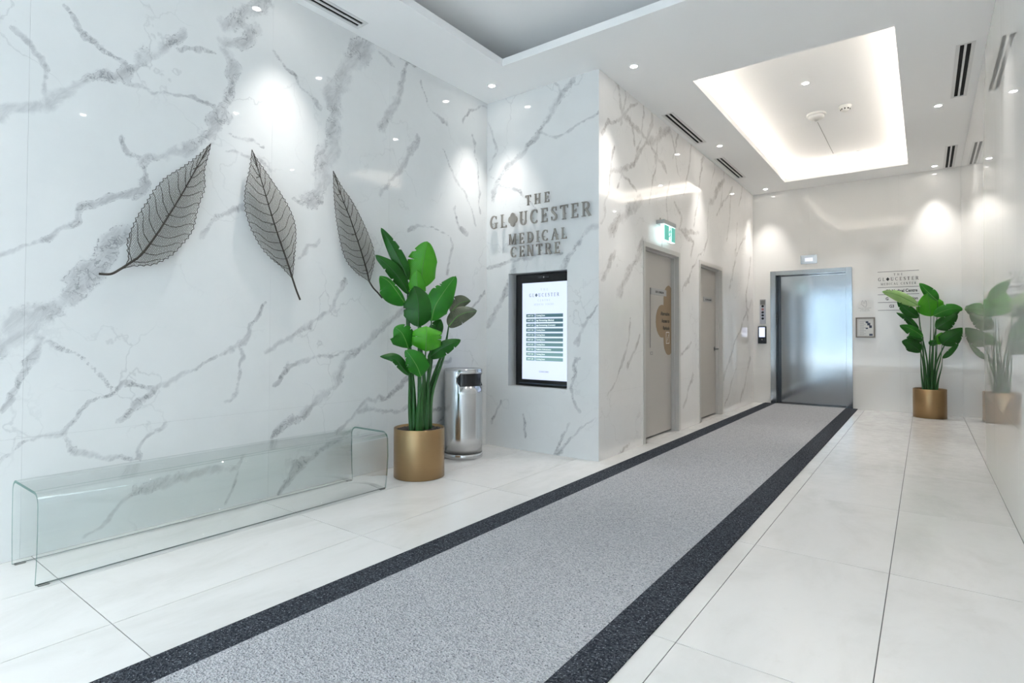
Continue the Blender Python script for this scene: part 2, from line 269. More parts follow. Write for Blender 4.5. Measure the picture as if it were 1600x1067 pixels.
PLANT1=[{'m': [(-0.105, 1.586, 0.02), (-0.145, 1.697, 0.05), (-0.225, 1.854, 0.06), (-0.318, 2.007, 0.03)], 'wl': 0.051, 'wr': 0.051, 'fold': 0.25, 'col': 0, 'root': (-0.05, 0.0), 'sh': 1, 't': 0}, {'m': [(0.002, 1.532, -0.03), (0.014, 1.671, -0.02), (0.032, 1.795, 0.0), (0.056, 1.912, 0.02)], 'wl': 0.111, 'wr': 0.106, 'fold': 0.25, 'col': 3, 'root': (0, -0.05), 'sh': 2, 't': 0.15}, {'m': [(-0.022, 1.464, 0.04), (-0.026, 1.537, 0.06), (-0.032, 1.672, 0.07)], 'wl': 0.063, 'wr': 0.063, 'fold': 0.25, 'col': 3, 'root': (0.03, 0.03), 'sh': 2, 't': 0}, {'m': [(-0.089, 1.476, 0.03), (-0.162, 1.594, 0.08), (-0.257, 1.698, 0.12), (-0.352, 1.774, 0.12)], 'wl': 0.046, 'wr': 0.06, 'fold': 0.25, 'col': 0, 'root': (-0.06, 0.02), 'sh': 1, 't': 0.3}, {'m': [(-0.112, 1.386, 0.08), (-0.177, 1.479, 0.14), (-0.24, 1.559, 0.18), (-0.312, 1.603, 0.2)], 'wl': 0.103, 'wr': 0.027, 'fold': 0.25, 'col': 1, 'root': (-0.04, 0.05), 'sh': 1, 't': 0.2}, {'m': [(-0.014, 1.212, 0.1), (-0.012, 1.324, 0.13), (-0.021, 1.434, 0.12), (-0.053, 1.535, 0.08)], 'wl': 0.106, 'wr': 0.106, 'fold': 0.25, 'col': 0, 'root': (0, 0.06), 'sh': 2, 't': 0}, {'m': [(0.09, 1.258, 0.08), (0.118, 1.374, 0.12), (0.191, 1.498, 0.12), (0.282, 1.627, 0.06)], 'wl': 0.087, 'wr': 0.094, 'fold': 0.25, 'col': 1, 'root': (0.05, 0.03), 'sh': 2, 't': -0.15}, {'m': [(0.236, 1.218, -0.06), (0.305, 1.297, -0.1), (0.384, 1.337, -0.13), (0.481, 1.352, -0.15)], 'wl': 0.06, 'wr': 0.075, 'fold': 0.25, 'col': 4, 'root': (0.08, -0.03), 'sh': 1, 't': 0.3}, {'m': [(0.254, 1.336, -0.12), (0.334, 1.417, -0.16), (0.428, 1.446, -0.18)], 'wl': 0.063, 'wr': 0.048, 'fold': 0.25, 'col': 4, 'root': (0.07, -0.05), 'sh': 1, 't': 0.4}, {'m': [(0.112, 1.128, -0.05), (0.137, 1.205, -0.08), (0.176, 1.276, -0.1)], 'wl': 0.054, 'wr': 0.054, 'fold': 0.25, 'col': 0, 'root': (0.04, -0.03), 'sh': 1, 't': 0}, {'m': [(-0.091, 1.037, 0.1), (-0.118, 1.116, 0.15), (-0.149, 1.17, 0.18), (-0.197, 1.206, 0.18)], 'wl': 0.094, 'wr': 0.075, 'fold': 0.25, 'col': 1, 'root': (-0.04, 0.03), 'sh': 2, 't': 0}, {'m': [(0.045, 1.013, 0.14), (0.047, 1.081, 0.19), (0.052, 1.153, 0.2), (0.052, 1.214, 0.17)], 'wl': 0.099, 'wr': 0.106, 'fold': 0.25, 'col': 3, 'root': (0.01, 0.08), 'sh': 3, 't': 0}, {'m': [(0.064, 0.955, 0.06), (0.146, 1.018, 0.1), (0.23, 1.068, 0.12), (0.326, 1.105, 0.1)], 'wl': 0.048, 'wr': 0.058, 'fold': 0.25, 'col': 0, 'root': (0.05, 0.03), 'sh': 1, 't': 0}, {'m': [(0.01, 0.814, 0.16), (-0.017, 0.889, 0.2), (-0.059, 0.962, 0.22), (-0.109, 1.027, 0.2)], 'wl': 0.063, 'wr': 0.084, 'fold': 0.25, 'col': 1, 'root': (-0.01, 0.09), 'sh': 2, 't': 0}, {'m': [(-0.081, 0.823, 0.1), (-0.143, 0.899, 0.15), (-0.201, 0.961, 0.18), (-0.307, 0.975, 0.17)], 'wl': 0.031, 'wr': 0.043, 'fold': 0.25, 'col': 0, 'root': (-0.06, 0.04), 'sh': 1, 't': 0}]
PLANT2=[{'m': [(-0.117, 1.587, 0.1), (-0.246, 1.673, 0.16), (-0.383, 1.753, 0.2), (-0.538, 1.799, 0.2)], 'wl': 0.088, 'wr': 0.073, 'fold': 0.25, 'col': 2, 'root': (-0.02, 0.04), 'sh': 1, 't': 0.2}, {'m': [(-0.113, 1.416, 0.06), (-0.199, 1.481, 0.1), (-0.28, 1.56, 0.12), (-0.36, 1.649, 0.1)], 'wl': 0.077, 'wr': 0.077, 'fold': 0.25, 'col': 0, 'root': (-0.04, 0.02), 'sh': 1, 't': 0}, {'m': [(-0.121, 1.25, 0.02), (-0.189, 1.327, 0.05), (-0.264, 1.414, 0.06), (-0.378, 1.494, 0.05)], 'wl': 0.048, 'wr': 0.048, 'fold': 0.25, 'col': 0, 'root': (-0.05, 0), 'sh': 1, 't': 0}, {'m': [(-0.066, 1.142, 0.1), (-0.151, 1.218, 0.14), (-0.237, 1.272, 0.16), (-0.335, 1.304, 0.15)], 'wl': 0.092, 'wr': 0.055, 'fold': 0.25, 'col': 1, 'root': (-0.04, 0.05), 'sh': 1, 't': 0}, {'m': [(-0.073, 1.08, 0.06), (-0.128, 1.103, 0.08), (-0.19, 1.134, 0.09), (-0.258, 1.125, 0.1)], 'wl': 0.046, 'wr': 0.055, 'fold': 0.25, 'col': 0, 'root': (-0.05, 0.02), 'sh': 1, 't': 0}, {'m': [(-0.098, 0.924, 0.08), (-0.153, 0.988, 0.12), (-0.227, 1.049, 0.14), (-0.312, 1.075, 0.13)], 'wl': 0.106, 'wr': 0.088, 'fold': 0.25, 'col': 0, 'root': (-0.07, 0.03), 'sh': 1, 't': 0}, {'m': [(0.103, 1.65, -0.02), (0.037, 1.725, 0.0), (-0.024, 1.805, 0.0), (-0.102, 1.915, -0.02)], 'wl': 0.07, 'wr': 0.088, 'fold': 0.25, 'col': 1, 'root': (0.02, -0.02), 'sh': 1, 't': 0}, {'m': [(0.022, 1.435, -0.04), (0.013, 1.542, -0.02), (-0.0, 1.634, 0.0), (-0.024, 1.758, 0.0)], 'wl': 0.165, 'wr': 0.174, 'fold': 0.25, 'col': 3, 'root': (0.0, 0.0), 'sh': 2, 't': 0}, {'m': [(0.056, 1.439, 0.06), (0.155, 1.497, 0.08), (0.261, 1.532, 0.08), (0.384, 1.523, 0.05)], 'wl': 0.088, 'wr': 0.088, 'fold': 0.25, 'col': 1, 'root': (0.03, 0.03), 'sh': 1, 't': 0}, {'m': [(0.081, 1.257, 0.04), (0.153, 1.317, 0.06), (0.225, 1.376, 0.06), (0.314, 1.458, 0.03)], 'wl': 0.095, 'wr': 0.106, 'fold': 0.25, 'col': 0, 'root': (0.05, 0.0), 'sh': 2, 't': 0}, {'m': [(0.145, 1.03, 0.05), (0.199, 1.098, 0.07), (0.281, 1.173, 0.07), (0.388, 1.263, 0.03)], 'wl': 0.106, 'wr': 0.128, 'fold': 0.25, 'col': 0, 'root': (0.06, 0.02), 'sh': 2, 't': 0}, {'m': [(0.092, 1.036, -0.03), (0.117, 1.112, -0.04), (0.148, 1.204, -0.05)], 'wl': 0.064, 'wr': 0.064, 'fold': 0.25, 'col': 3, 'root': (0.04, -0.02), 'sh': 1, 't': 0}, {'m': [(0.147, 0.84, 0.02), (0.21, 0.902, 0.03), (0.269, 0.978, 0.02), (0.327, 1.051, 0.0)], 'wl': 0.037, 'wr': 0.04, 'fold': 0.25, 'col': 0, 'root': (0.08, 0.0), 'sh': 1, 't': 0}, {'m': [(0.031, 1.013, 0.08), (0.043, 1.052, 0.1), (0.067, 1.097, 0.1)], 'wl': 0.055, 'wr': 0.055, 'fold': 0.25, 'col': 0, 'root': (0.02, 0.03), 'sh': 1, 't': 0}, {'m': [(0.264, 1.432, -0.08), (0.307, 1.523, -0.1), (0.349, 1.575, -0.1)], 'wl': 0.051, 'wr': 0.051, 'fold': 0.25, 'col': 0, 'root': (0.06, -0.04), 'sh': 1, 't': 0}]

def extra_veins(u0, u1, n, seed):
    rs = random.Random(seed); out = []
    for _ in range(n):
        a = rs.uniform(u0, u1); z = rs.uniform(0, 3.6); ang = rs.uniform(.5, 1.2); L = rs.uniform(.5, 1.6); p = [(a, z)]
        for k in range(4):
            ang += rs.uniform(-.4, .4); a += math.cos(ang)*L/4; z += math.sin(ang)*L/4; p.append((a, z))
        out.append((p, rs.choice([.02, .025, .03, .07])))
    return out
VEIN_CORR = [(p, w_*1.35) for p, w_ in VEIN_CORR]+[([(4.6+k*.37, 2.2+.35*((k*7) % 4)), (4.75+k*.37, 2.5+.35*((k*7) % 4)), (4.85+k*.37, 2.95+.35*((k*7) % 4))], .02) for k in range(14)]
VEIN_LEFT += extra_veins(YB, .2, 16, 5)

def panel(name, axis, plane, sgn, u0, u1, z0, z1, holes, material, parent, step=None, veins=None, th=.012):
    """One cladding slab. axis 'x': lies in a plane x=plane, u is y; axis 'y': plane y=plane, u is x. sgn = outward normal sign."""
    g = .0003; u0 += g; u1 -= g; z0 += g; z1 -= g
    hs = [h for h in holes if h[0] < u1 and h[1] > u0 and h[2] < z1 and h[3] > z0]
    def coords(a, b, cuts):
        c = sorted(set([a, b]+[k for k in cuts if a < k < b])); out = []
        for p, q in zip(c, c[1:]):
            n = max(1, int(math.ceil((q-p)/step))) if step else 1
            out += [p+(q-p)*i/n for i in range(n)]
        return out+[b]
    us = coords(u0, u1, [k for h in hs for k in h[:2]]); zs = coords(z0, z1, [k for h in hs for k in h[2:]])
    U, Z = np.meshgrid(us, zs, indexing='ij'); nu, nz = U.shape
    keep = np.ones((nu-1, nz-1), bool)
    for i in range(nu-1):
        for h in hs:
            if h[0] < (us[i]+us[i+1])/2 < h[1]:
                zc = (np.array(zs[:-1])+np.array(zs[1:]))/2; keep[i] &= ~((zc > h[2]) & (zc < h[3]))
    if not keep.any(): return None
    verts = []
    N = nu*nz
    uf = U.ravel(); zf = Z.ravel()
    P = np.full(N, plane); Q = np.full(N, plane-sgn*th)
    if axis == 'x': V1 = np.stack([P, uf, zf], 1); V2 = np.stack([Q, uf, zf], 1)
    else: V1 = np.stack([uf, P, zf], 1); V2 = np.stack([uf, Q, zf], 1)
    ii, jj = np.nonzero(keep); a = ii*nz+jj; b = (ii+1)*nz+jj; c = (ii+1)*nz+jj+1; d = ii*nz+jj+1
    faces = np.stack([a, b, c, d], 1)
    # rim
    from collections import Counter
    rim = []
    pad = np.zeros((nu+1, nz+1), bool); pad[1:-1, 1:-1] = keep
    for i, j in zip(ii, jj):
        if not pad[i+1, j]: rim.append((i*nz+j, (i+1)*nz+j))
        if not pad[i+1, j+2]: rim.append(((i+1)*nz+j+1, i*nz+j+1))
        if not pad[i, j+1]: rim.append((i*nz+j+1, i*nz+j))
        if not pad[i+2, j+1]: rim.append(((i+1)*nz+j, (i+1)*nz+j+1))
    F = [tuple(f) for f in faces.tolist()]+[(q, p, p+N, q+N) for p, q in rim]
    allv = np.concatenate([V1, V2])
    used = sorted(set(k for f in F for k in f)); mp = {k: i for i, k in enumerate(used)}
    me = bpy.data.meshes.new(name); me.from_pydata(allv[used].tolist(), [], [tuple(mp[k] for k in f) for f in F]); me.update()
    bm = bmesh.new(); bm.from_mesh(me); bmesh.ops.recalc_face_normals(bm, faces=bm.faces)
    f0 = bm.faces[:][0] if len(bm.faces) else None
    bm.faces.ensure_lookup_table(); n0 = bm.faces[0].normal
    if (n0.x if axis == 'x' else n0.y)*sgn < 0: bmesh.ops.reverse_faces(bm, faces=bm.faces)
    bm.to_mesh(me); bm.free()
    if veins is not None:
        vals = vein_field(uf, zf, veins); vals = np.concatenate([vals, vals])[used]
        at = me.attributes.new('vein', 'FLOAT', 'POINT'); at.data.foreach_set('value', vals.astype(np.float32))
    return link(name, me, material, parent)

def cells(name, xs0, ys0, z0, z1, holes, material, parent=None, swap=None):
    """a slab with rectangular openings, closed; swap maps (a,b,c)->world"""
    xs = sorted(set([xs0[0], xs0[1]]+[k for h in holes for k in h[:2] if xs0[0] < k < xs0[1]]))
    ys = sorted(set([ys0[0], ys0[1]]+[k for h in holes for k in h[2:] if ys0[0] < k < ys0[1]]))
    nx, ny = len(xs)-1, len(ys)-1
    solid = [[not any(h[0] < (xs[i]+xs[i+1])/2 < h[1] and h[2] < (ys[j]+ys[j+1])/2 < h[3] for h in holes) for j in range(ny)] for i in range(nx)]
    sw = swap or (lambda a, b, c: (a, b, c)); bm = bmesh.new(); cache = {}
    def V(a, b, c):
        k = (a, b, c)
        if k not in cache: cache[k] = bm.verts.new(sw(a, b, c))
        return cache[k]
    def S(i, j): return 0 <= i < nx and 0 <= j < ny and solid[i][j]
    for i in range(nx):
        for j in range(ny):
            if not solid[i][j]: continue
            a, b, c, d = xs[i], xs[i+1], ys[j], ys[j+1]
            bm.faces.new((V(a, c, z0), V(a, d, z0), V(b, d, z0), V(b, c, z0))); bm.faces.new((V(a, c, z1), V(b, c, z1), V(b, d, z1), V(a, d, z1)))
            if not S(i-1, j): bm.faces.new((V(a, c, z0), V(a, c, z1), V(a, d, z1), V(a, d, z0)))
            if not S(i+1, j): bm.faces.new((V(b, c, z0), V(b, d, z0), V(b, d, z1), V(b, c, z1)))
            if not S(i, j-1): bm.faces.new((V(a, c, z0), V(b, c, z0), V(b, c, z1), V(a, c, z1)))
            if not S(i, j+1): bm.faces.new((V(a, d, z0), V(a, d, z1), V(b, d, z1), V(b, d, z0)))
    bmesh.ops.recalc_face_normals(bm, faces=bm.faces)
    return from_bm(name, bm, material, parent)

# ------------------------------------------------------------------ lettering
def text_bm(s, size, depth=.002, align='LEFT', bold=0):
    cu = bpy.data.curves.new('t', 'FONT'); cu.body = s; cu.size = size; cu.extrude = depth/2; cu.align_x = align; cu.offset = bold; cu.resolution_u = 3
    ob = bpy.data.objects.new('t', cu); COL.objects.link(ob)
    dg = bpy.context.evaluated_depsgraph_get(); me = bpy.data.meshes.new_from_object(ob.evaluated_get(dg))
    bm = bmesh.new(); bm.from_mesh(me); bpy.data.objects.remove(ob); bpy.data.curves.remove(cu); bpy.data.meshes.remove(me)
    bmesh.ops.translate(bm, vec=(0, 0, depth/2), verts=bm.verts)
    return bm
def facing(axis, pos):
    """local x = reading direction, y = up, z = out of the wall"""
    if axis == '-y': R = Matrix(((1, 0, 0), (0, 0, -1), (0, 1, 0)))
    elif axis == '+x': R = Matrix(((0, 0, 1), (1, 0, 0), (0, 1, 0)))
    elif axis == '-x': R = Matrix(((0, 0, -1), (-1, 0, 0), (0, 1, 0)))
    elif axis == '+y': R = Matrix(((-1, 0, 0), (0, 0, 1), (0, 1, 0)))
    return Matrix.Translation(pos) @ R.to_4x4()
def text(name, s, size, axis, pos, material, parent, align='LEFT', depth=.002, bold=0, sx=1):
    bm = text_bm(s, size, depth, align, bold); bmesh.ops.scale(bm, vec=(sx, 1, 1), verts=bm.verts)
    bmesh.ops.transform(bm, matrix=facing(axis, pos), verts=bm.verts)
    return tag(from_bm(name, bm, material, parent), kind='stuff' if len(s) > 1 else None)
# serif glyphs, cap height 1: ('r', x0,x1,y0,y1) rectangles and ('p', [(x,y,w)...]) pen strokes
def arc(cx, cy, rx, ry, a0, a1, w0, w1, n=12):
    o = []
    for i in range(n+1):
        t = i/n; a = math.radians(a0+(a1-a0)*t); ww = w1+(w0-w1)*abs(math.cos(a)); o.append((cx+rx*math.cos(a), cy+ry*math.sin(a), ww))
    return ('p', o)
K, T_, SF = .135, .05, .04
def stem(x, w=K, y0=0, y1=1, s=.11): return [('r', x-w/2, x+w/2, y0, y1), ('r', x-w/2-s, x+w/2+s, y0, y0+SF), ('r', x-w/2-s, x+w/2+s, y1-SF, y1)]
GL = {
'I': (.40, stem(.2)), 'T': (.80, [('r', .31, .49, 0, 1), ('r', .22, .58, 0, SF), ('r', .04, .76, 1-.07, 1), ('r', .04, .09, .78, 1), ('r', .71, .76, .78, 1)]),
'H': (.92, stem(.2)+stem(.72)+[('r', .2, .72, .48, .54)]),
'E': (.74, stem(.2, s=.10)+[('r', .2, .66, 0, .07), ('r', .2, .66, .93, 1), ('r', .2, .52, .48, .54), ('r', .61, .67, 0, .24), ('r', .61, .67, .76, 1), ('r', .48, .53, .40, .62)]),
'L': (.72, stem(.2, s=.10)+[('r', .2, .66, 0, .07), ('r', .62, .67, 0, .17)]),
'M': (1.08, stem(.16, .07, s=.09)+stem(.90, K, s=.09)+[('p', [(.16, 1, .16), (.52, .05, .13)]), ('p', [(.90, 1, .08), (.52, .05, .07)])]),
'N': (.92, stem(.16, .07, s=.09)+stem(.76, .07, s=.09)+[('p', [(.16, 1, .17), (.76, 0, .17)])]),
'A': (.90, [('p', [(.46, 1, .07), (.14, .02, .07)]), ('p', [(.44, 1, .17), (.76, .02, .17)]), ('r', .25, .62, .32, .38), ('r', .02, .28, 0, SF), ('r', .60, .90, 0, SF)]),
'R': (.88, stem(.2, s=.10)+[('p', [(.2, .965, .07), (.42, .965, .07)]), arc(.42, .735, .22, .23, 90, -90, .16, .07), ('p', [(.42, .505, .07), (.2, .505, .07)]), ('p', [(.42, .50, .17), (.74, .02, .17)]), ('r', .66, .88, 0, SF)]),
'D': (.90, stem(.2, s=.10)+[('p', [(.2, .965, .07), (.40, .965, .07)]), arc(.40, .5, .36, .465, 90, -90, .18, .07, 16), ('p', [(.40, .035, .07), (.2, .035, .07)])]),
'C': (.86, [arc(.47, .5, .36, .48, 52, 308, .15, .05, 18), ('r', .68, .725, .74, .95), ('r', .68, .725, .07, .22)]),
'G': (.94, [arc(.47, .5, .36, .48, 52, 300, .15, .05, 18), ('r', .69, .735, .74, .95), ('r', .63, .77, .04, .40), ('r', .54, .88, .40, .45)]),
'U': (.90, [('r', .12, .29, .3, 1), ('r', .03, .38, 1-SF, 1), ('r', .66, .73, .3, 1), ('r', .56, .83, 1-SF, 1), arc(.45, .32, .25, .30, 180, 360, .14, .07, 12)]),
'S': (.66, [('p', [(.53, .80, .05), (.46, .94, .07), (.32, .97, .08), (.18, .92, .12), (.13, .77, .16), (.20, .63, .17), (.38, .50, .18), (.53, .36, .17), (.56, .22, .15), (.48, .08, .10), (.32, .03, .07), (.18, .06, .07), (.10, .20, .05)]), ('r', .50, .555, .70, .98), ('r', .08, .135, .04, .30)]),
}
def clover_pts(n=64):
    o = []
    for i in range(n):
        a = 2*PI*i/n; rr = .34+.13*abs(math.cos(2*a))**.8
        o.append((.42+rr*math.cos(a), .5+rr*1.1*math.sin(a)))
    return o
def glyph_bm(ch, h, depth, sx=.86):
    bm = bmesh.new()
    def poly(pts):
        vs = [bm.verts.new((x*h*sx, y*h, 0)) for x, y in pts]; us_ = [bm.verts.new((x*h*sx, y*h, depth)) for x, y in pts]
        try:
            bm.faces.new(us_); bm.faces.new(vs[::-1])
            for i in range(len(vs)):
                j = (i+1) % len(vs); bm.faces.new((vs[i], vs[j], us_[j], us_[i]))
        except ValueError: pass
    if ch == '*': poly(clover_pts()); wd = .86
    else:
        wd, S_ = GL[ch]
        for s in S_:
            if s[0] == 'r': poly([(s[1], s[3]), (s[2], s[3]), (s[2], s[4]), (s[1], s[4])])
            else:
                P = s[1]
                for k, (p, q) in enumerate(zip(P, P[1:])):
                    def nrm(i):
                        a = P[max(i-1, 0)]; b = P[min(i+1, len(P)-1)]; dx, dy = b[0]-a[0], b[1]-a[1]; L = math.hypot(dx, dy); return -dy/L, dx/L
                    n0 = nrm(k); n1 = nrm(k+1)
                    poly([(p[0]-n0[0]*p[2]/2, p[1]-n0[1]*p[2]/2), (q[0]-n1[0]*q[2]/2, q[1]-n1[1]*q[2]/2), (q[0]+n1[0]*q[2]/2, q[1]+n1[1]*q[2]/2), (p[0]+n0[0]*p[2]/2, p[1]+n0[1]*p[2]/2)])
    bmesh.ops.recalc_face_normals(bm, faces=bm.faces)
    return bm, wd
def serif_line(s, h, x0, x1, axis, posf, depth, out, each=True, name='letter', material=None, parent=None, clover_mat=None):
    """letters of one line spread from x0 to x1; posf(x) -> world position of the baseline point"""
    ws = [(.86 if c == '*' else (.5 if c == ' ' else GL[c][0]))*h*.86 for c in s]
    gap = ((x1-x0)-sum(ws))/(len(s)-1); x = x0; joined = bmesh.new()
    px_ = {'C': .13, 'G': .13, 'T': .40, 'N': .16, 'M': .90, 'U': .205, '*': .42, 'A': .60, 'S': .33}
    for c, wd in zip(s, ws):
        if c != ' ':
            if out is not None: a_ = posf(x+px_.get(c, .2)*h*.86); out.append((a_[0], a_[1], a_[2]+h*(.45 if c != 'A' else .5)))
            bm, _ = glyph_bm(c, h, depth); bmesh.ops.transform(bm, matrix=facing(axis, posf(x)), verts=bm.verts)
            if each: from_bm('clover_emblem' if c == '*' else name, bm, material, parent)
            else:
                me = bpy.data.meshes.new('tmp'); bm.to_mesh(me); bm.free(); joined.from_mesh(me); bpy.data.meshes.remove(me)
        x += wd+gap
    if not each: tag(from_bm(name, joined, material, parent), kind='stuff')
    else: joined.free()
# ================================================================== FLOOR
floor = struct(box('floor', XL-.1, XR+.1, YB-.1, YE+.3, -.08, -.0035, GROUT))
GX, GY, TX, TY = -.1275*1.15, .736*1.15, .6101, 1.2204
tile_cache = {}
k0 = int(math.floor((XL-GX)/TX))
for i in range(k0, 3):
    for j in range(-3, 9):
        x0 = max(GX+i*TX, XL); x1 = min(GX+(i+1)*TX, XR); y0 = max(GY+j*TY, YB); y1 = min(GY+(j+1)*TY, YE)
        if x1-x0 < .02 or y1-y0 < .02: continue
        if y0 > YS and x1 < XC: continue
        if y1 > YS and x0 < XC < x1 and y0 >= YS: x0 = XC
        g = .0016; key = (round(x1-x0, 3), round(y1-y0, 3))
        if key not in tile_cache:
            bm = bmesh.new(); bx(bm, g, x1-x0-g, g, y1-y0-g, -.008, 0, .0008); me = bpy.data.meshes.new('tile'); bm.to_mesh(me); bm.free(); me.materials.append(FLOOR); tile_cache[key] = me
        o = bpy.data.objects.new('tile', tile_cache[key]); COL.objects.link(o); o.location = (x0, y0, 0); o.parent = floor
# object coordinates repeat per tile, so shift the pattern with the tile's own random number
t = NT(FLOOR)
for nd in list(t.n):
    if nd.type == 'TEX_COORD':
        outs = [l.to_socket for l in t.t.links if l.from_node == nd]
        oi = t.new('ShaderNodeObjectInfo'); ad = t.new('ShaderNodeVectorMath', operation='ADD'); ml = t.new('ShaderNodeVectorMath', operation='SCALE'); ml.inputs['Scale'].default_value = 40
        cb = t.new('ShaderNodeCombineXYZ'); t.l(oi.outputs['Random'], cb.inputs[0]); t.l(oi.outputs['Random'], cb.inputs[1]); t.l(cb.outputs[0], ml.inputs[0])
        t.l(nd.outputs['Object'], ad.inputs[0]); t.l(ml.outputs[0], ad.inputs[1])
        for s in outs: t.l(ad.outputs[0], s)

# ================================================================== WALLS
ST = .0155
zr = [0, .612, H]
def clad(wallname, axis, plane, sgn, seams, holes, material, step, veins, core, zrows=zr):
    """core: (u0,u1,c0,c1) extents; the wall core carries the slabs as children"""
    th = .012
    u0, u1, c0, c1 = core
    if axis == 'x': sw = lambda a, b, c: (c, a, b)
    else: sw = lambda a, b, c: (a, c, b)
    wl = struct(cells(wallname, (u0, u1), (-.05, H+.4), c0, c1, holes, CORE, None, sw))
    for a, b in zip(seams, seams[1:]):
        for z0, z1 in zip(zrows, zrows[1:]): panel('panel', axis, plane, sgn, a, b, z0, z1, holes, material, wl, step, veins, th)
    return wl
wall_left = clad('wall_left', 'x', XL, 1, [YB, -1.6, -.4, .80, 2.138, 3.217, YS], [], MARBLE, ST, VEIN_LEFT, (YB-.1, YS+.1, XL-.15, XL-.013))
NX0, NX1, NZ0, NZ1 = -3.409, -2.712, .629, 1.773
niche = [(NX0, NX1, NZ0, NZ1)]
wall_front = clad('wall_front', 'y', YS, -1, [XL, XC], niche, MARBLE, ST, VEIN_SIGN, (XL, XC-.013, YS+.013, YS+.17), [0, H])
D1 = (5.558, 6.667, 0, 2.149); D2 = (7.385, 8.452, 0, 2.149)
EX0, EX1, EZ1 = -2.106, -.912, 2.243
wall_corridor = clad('wall_corridor', 'x', XC, 1, [YS, 5.49, 6.72, 7.95, 9.15, YE], [(D1[0]+.02, D1[1]-.02, -1, D1[3]-.02), (D2[0]+.02, D2[1]-.02, -1, D2[3]-.02)], MARBLE_W, ST, VEIN_CORR, (YS+.17, YE+.1, XC-.3, XC-.013), [0, .612, H])
wall_end = clad('wall_end', 'y', YE, -1, [XC, -1.51, -.30, XR], [(EX0+.02, EX1-.02, -1, EZ1-.02)], END_P, None, None, (XC-.2, XR+.1, YE+.013, YE+.4), [0, .612, H])
wall_right = clad('wall_right', 'x', XR, -1, [YB, -1.6, -.4, .8, 2.0, 3.2, 4.4, 5.6, 6.8, 8.0, 9.2, YE], [], RIGHT_P, None, None, (YB-.1, YE+.1, XR+.013, XR+.2))

# niche lining behind the directory
nl = bmesh.new(); nd_ = YS+.135
for (a, b, c, d, e, f) in [(NX0-.006, NX0+.002, YS, nd_, NZ0-.006, NZ1+.006), (NX1-.002, NX1+.006, YS, nd_, NZ0-.006, NZ1+.006), (NX0+.002, NX1-.002, YS, nd_, NZ0-.006, NZ0+.002), (NX0+.002, NX1-.002, YS, nd_, NZ1-.002, NZ1+.006)]: bx(nl, a, b, c+.001, d, e, f)
o = from_bm('niche_lining', nl, mat('niche_lining', (.60, .61, .61), .4), wall_front)
box('niche_back', NX0-.012, NX1+.012, nd_, nd_+.02, NZ0-.012, NZ1+.012, BLACK, wall_front)

# ================================================================== CEILING with two recesses
TR = (-1.768, -.170, 5.32, 9.727)        # lit tray
CF = (-3.063, -.170, .60, 3.997)         # large coffer
VENTS = [(-3.61, -3.50, 1.45, 2.80, 'white twin-slot linear diffuser above the marble leaf wall'),
         (-2.315, -2.205, 5.95, 7.10, 'white twin-slot linear diffuser above the nearer corridor door'),
         (-2.315, -2.205, 7.86, 9.05, 'white twin-slot linear diffuser above the farther corridor door'),
         (.245, .35, 5.98, 7.27, 'larger white twin-slot linear diffuser by the right-hand wall'),
         (.245, .35, 9.10, 10.275, 'white twin-slot linear diffuser in the far right ceiling corner')]
slots = []
for a, b, c, d, _ in VENTS:
    w_ = b-a; slots += [(a+w_*.14, a+w_*.42, c+.012, d-.012), (a+w_*.58, a+w_*.86, c+.012, d-.012)]
ceiling = struct(cells('ceiling', (XL, XR), (YB, YE), H, H+.068, [TR, CF]+slots, PAINT))
def recess(R, dep, out):
    bm = bmesh.new(); x0, x1, y0, y1 = R; a, b, c, d = x0-out, x1+out, y0-out, y1+out; zt = H+dep; zb = H+.068; k = .03
    bx(bm, a, b, c, d, zt, zt+k)
    bx(bm, a-k, a, c, d, zb, zt+k); bx(bm, b, b+k, c, d, zb, zt+k); bx(bm, a, b, c-k, c, zb, zt+k); bx(bm, a, b, d, d+k, zb, zt+k)
    return from_bm('recess_lining', bm, PAINT, ceiling)
recess(TR, .24, .16); recess(CF, .28, .45)
box('ceiling_plenum', XL-.1, XR+.1, YB-.1, YE+.3, H+.35, H+.40, DARK, ceiling)
# LED tape lying in the cove of the tray
LEDM = mat('warm_led_tape', (1, 1, 1), .5, emit=(1.0, .90, .78), es=LED*4.2)
ZT = H+.071
for (x0, x1, y0, y1, lab) in [(TR[0]-.10, TR[0]-.07, TR[2], TR[3], 'warm glowing LED strip along the left cove of the lit ceiling tray'),
                              (TR[1]+.07, TR[1]+.10, TR[2], TR[3], 'warm glowing LED strip along the right cove of the lit ceiling tray'),
                              (TR[0], TR[1], TR[3]+.07, TR[3]+.10, 'warm glowing LED strip in the far cove of the tray, towards the elevator'),
                              (TR[0]+.1, TR[1]-.1, TR[2]-.10, TR[2]-.07, 'warm glowing LED strip in the near cove of the tray, hidden behind its lip')]:
    o = box('led_strip', x0, x1, y0, y1, ZT, ZT+.012, LEDM); tag(o, lab, 'light strip')

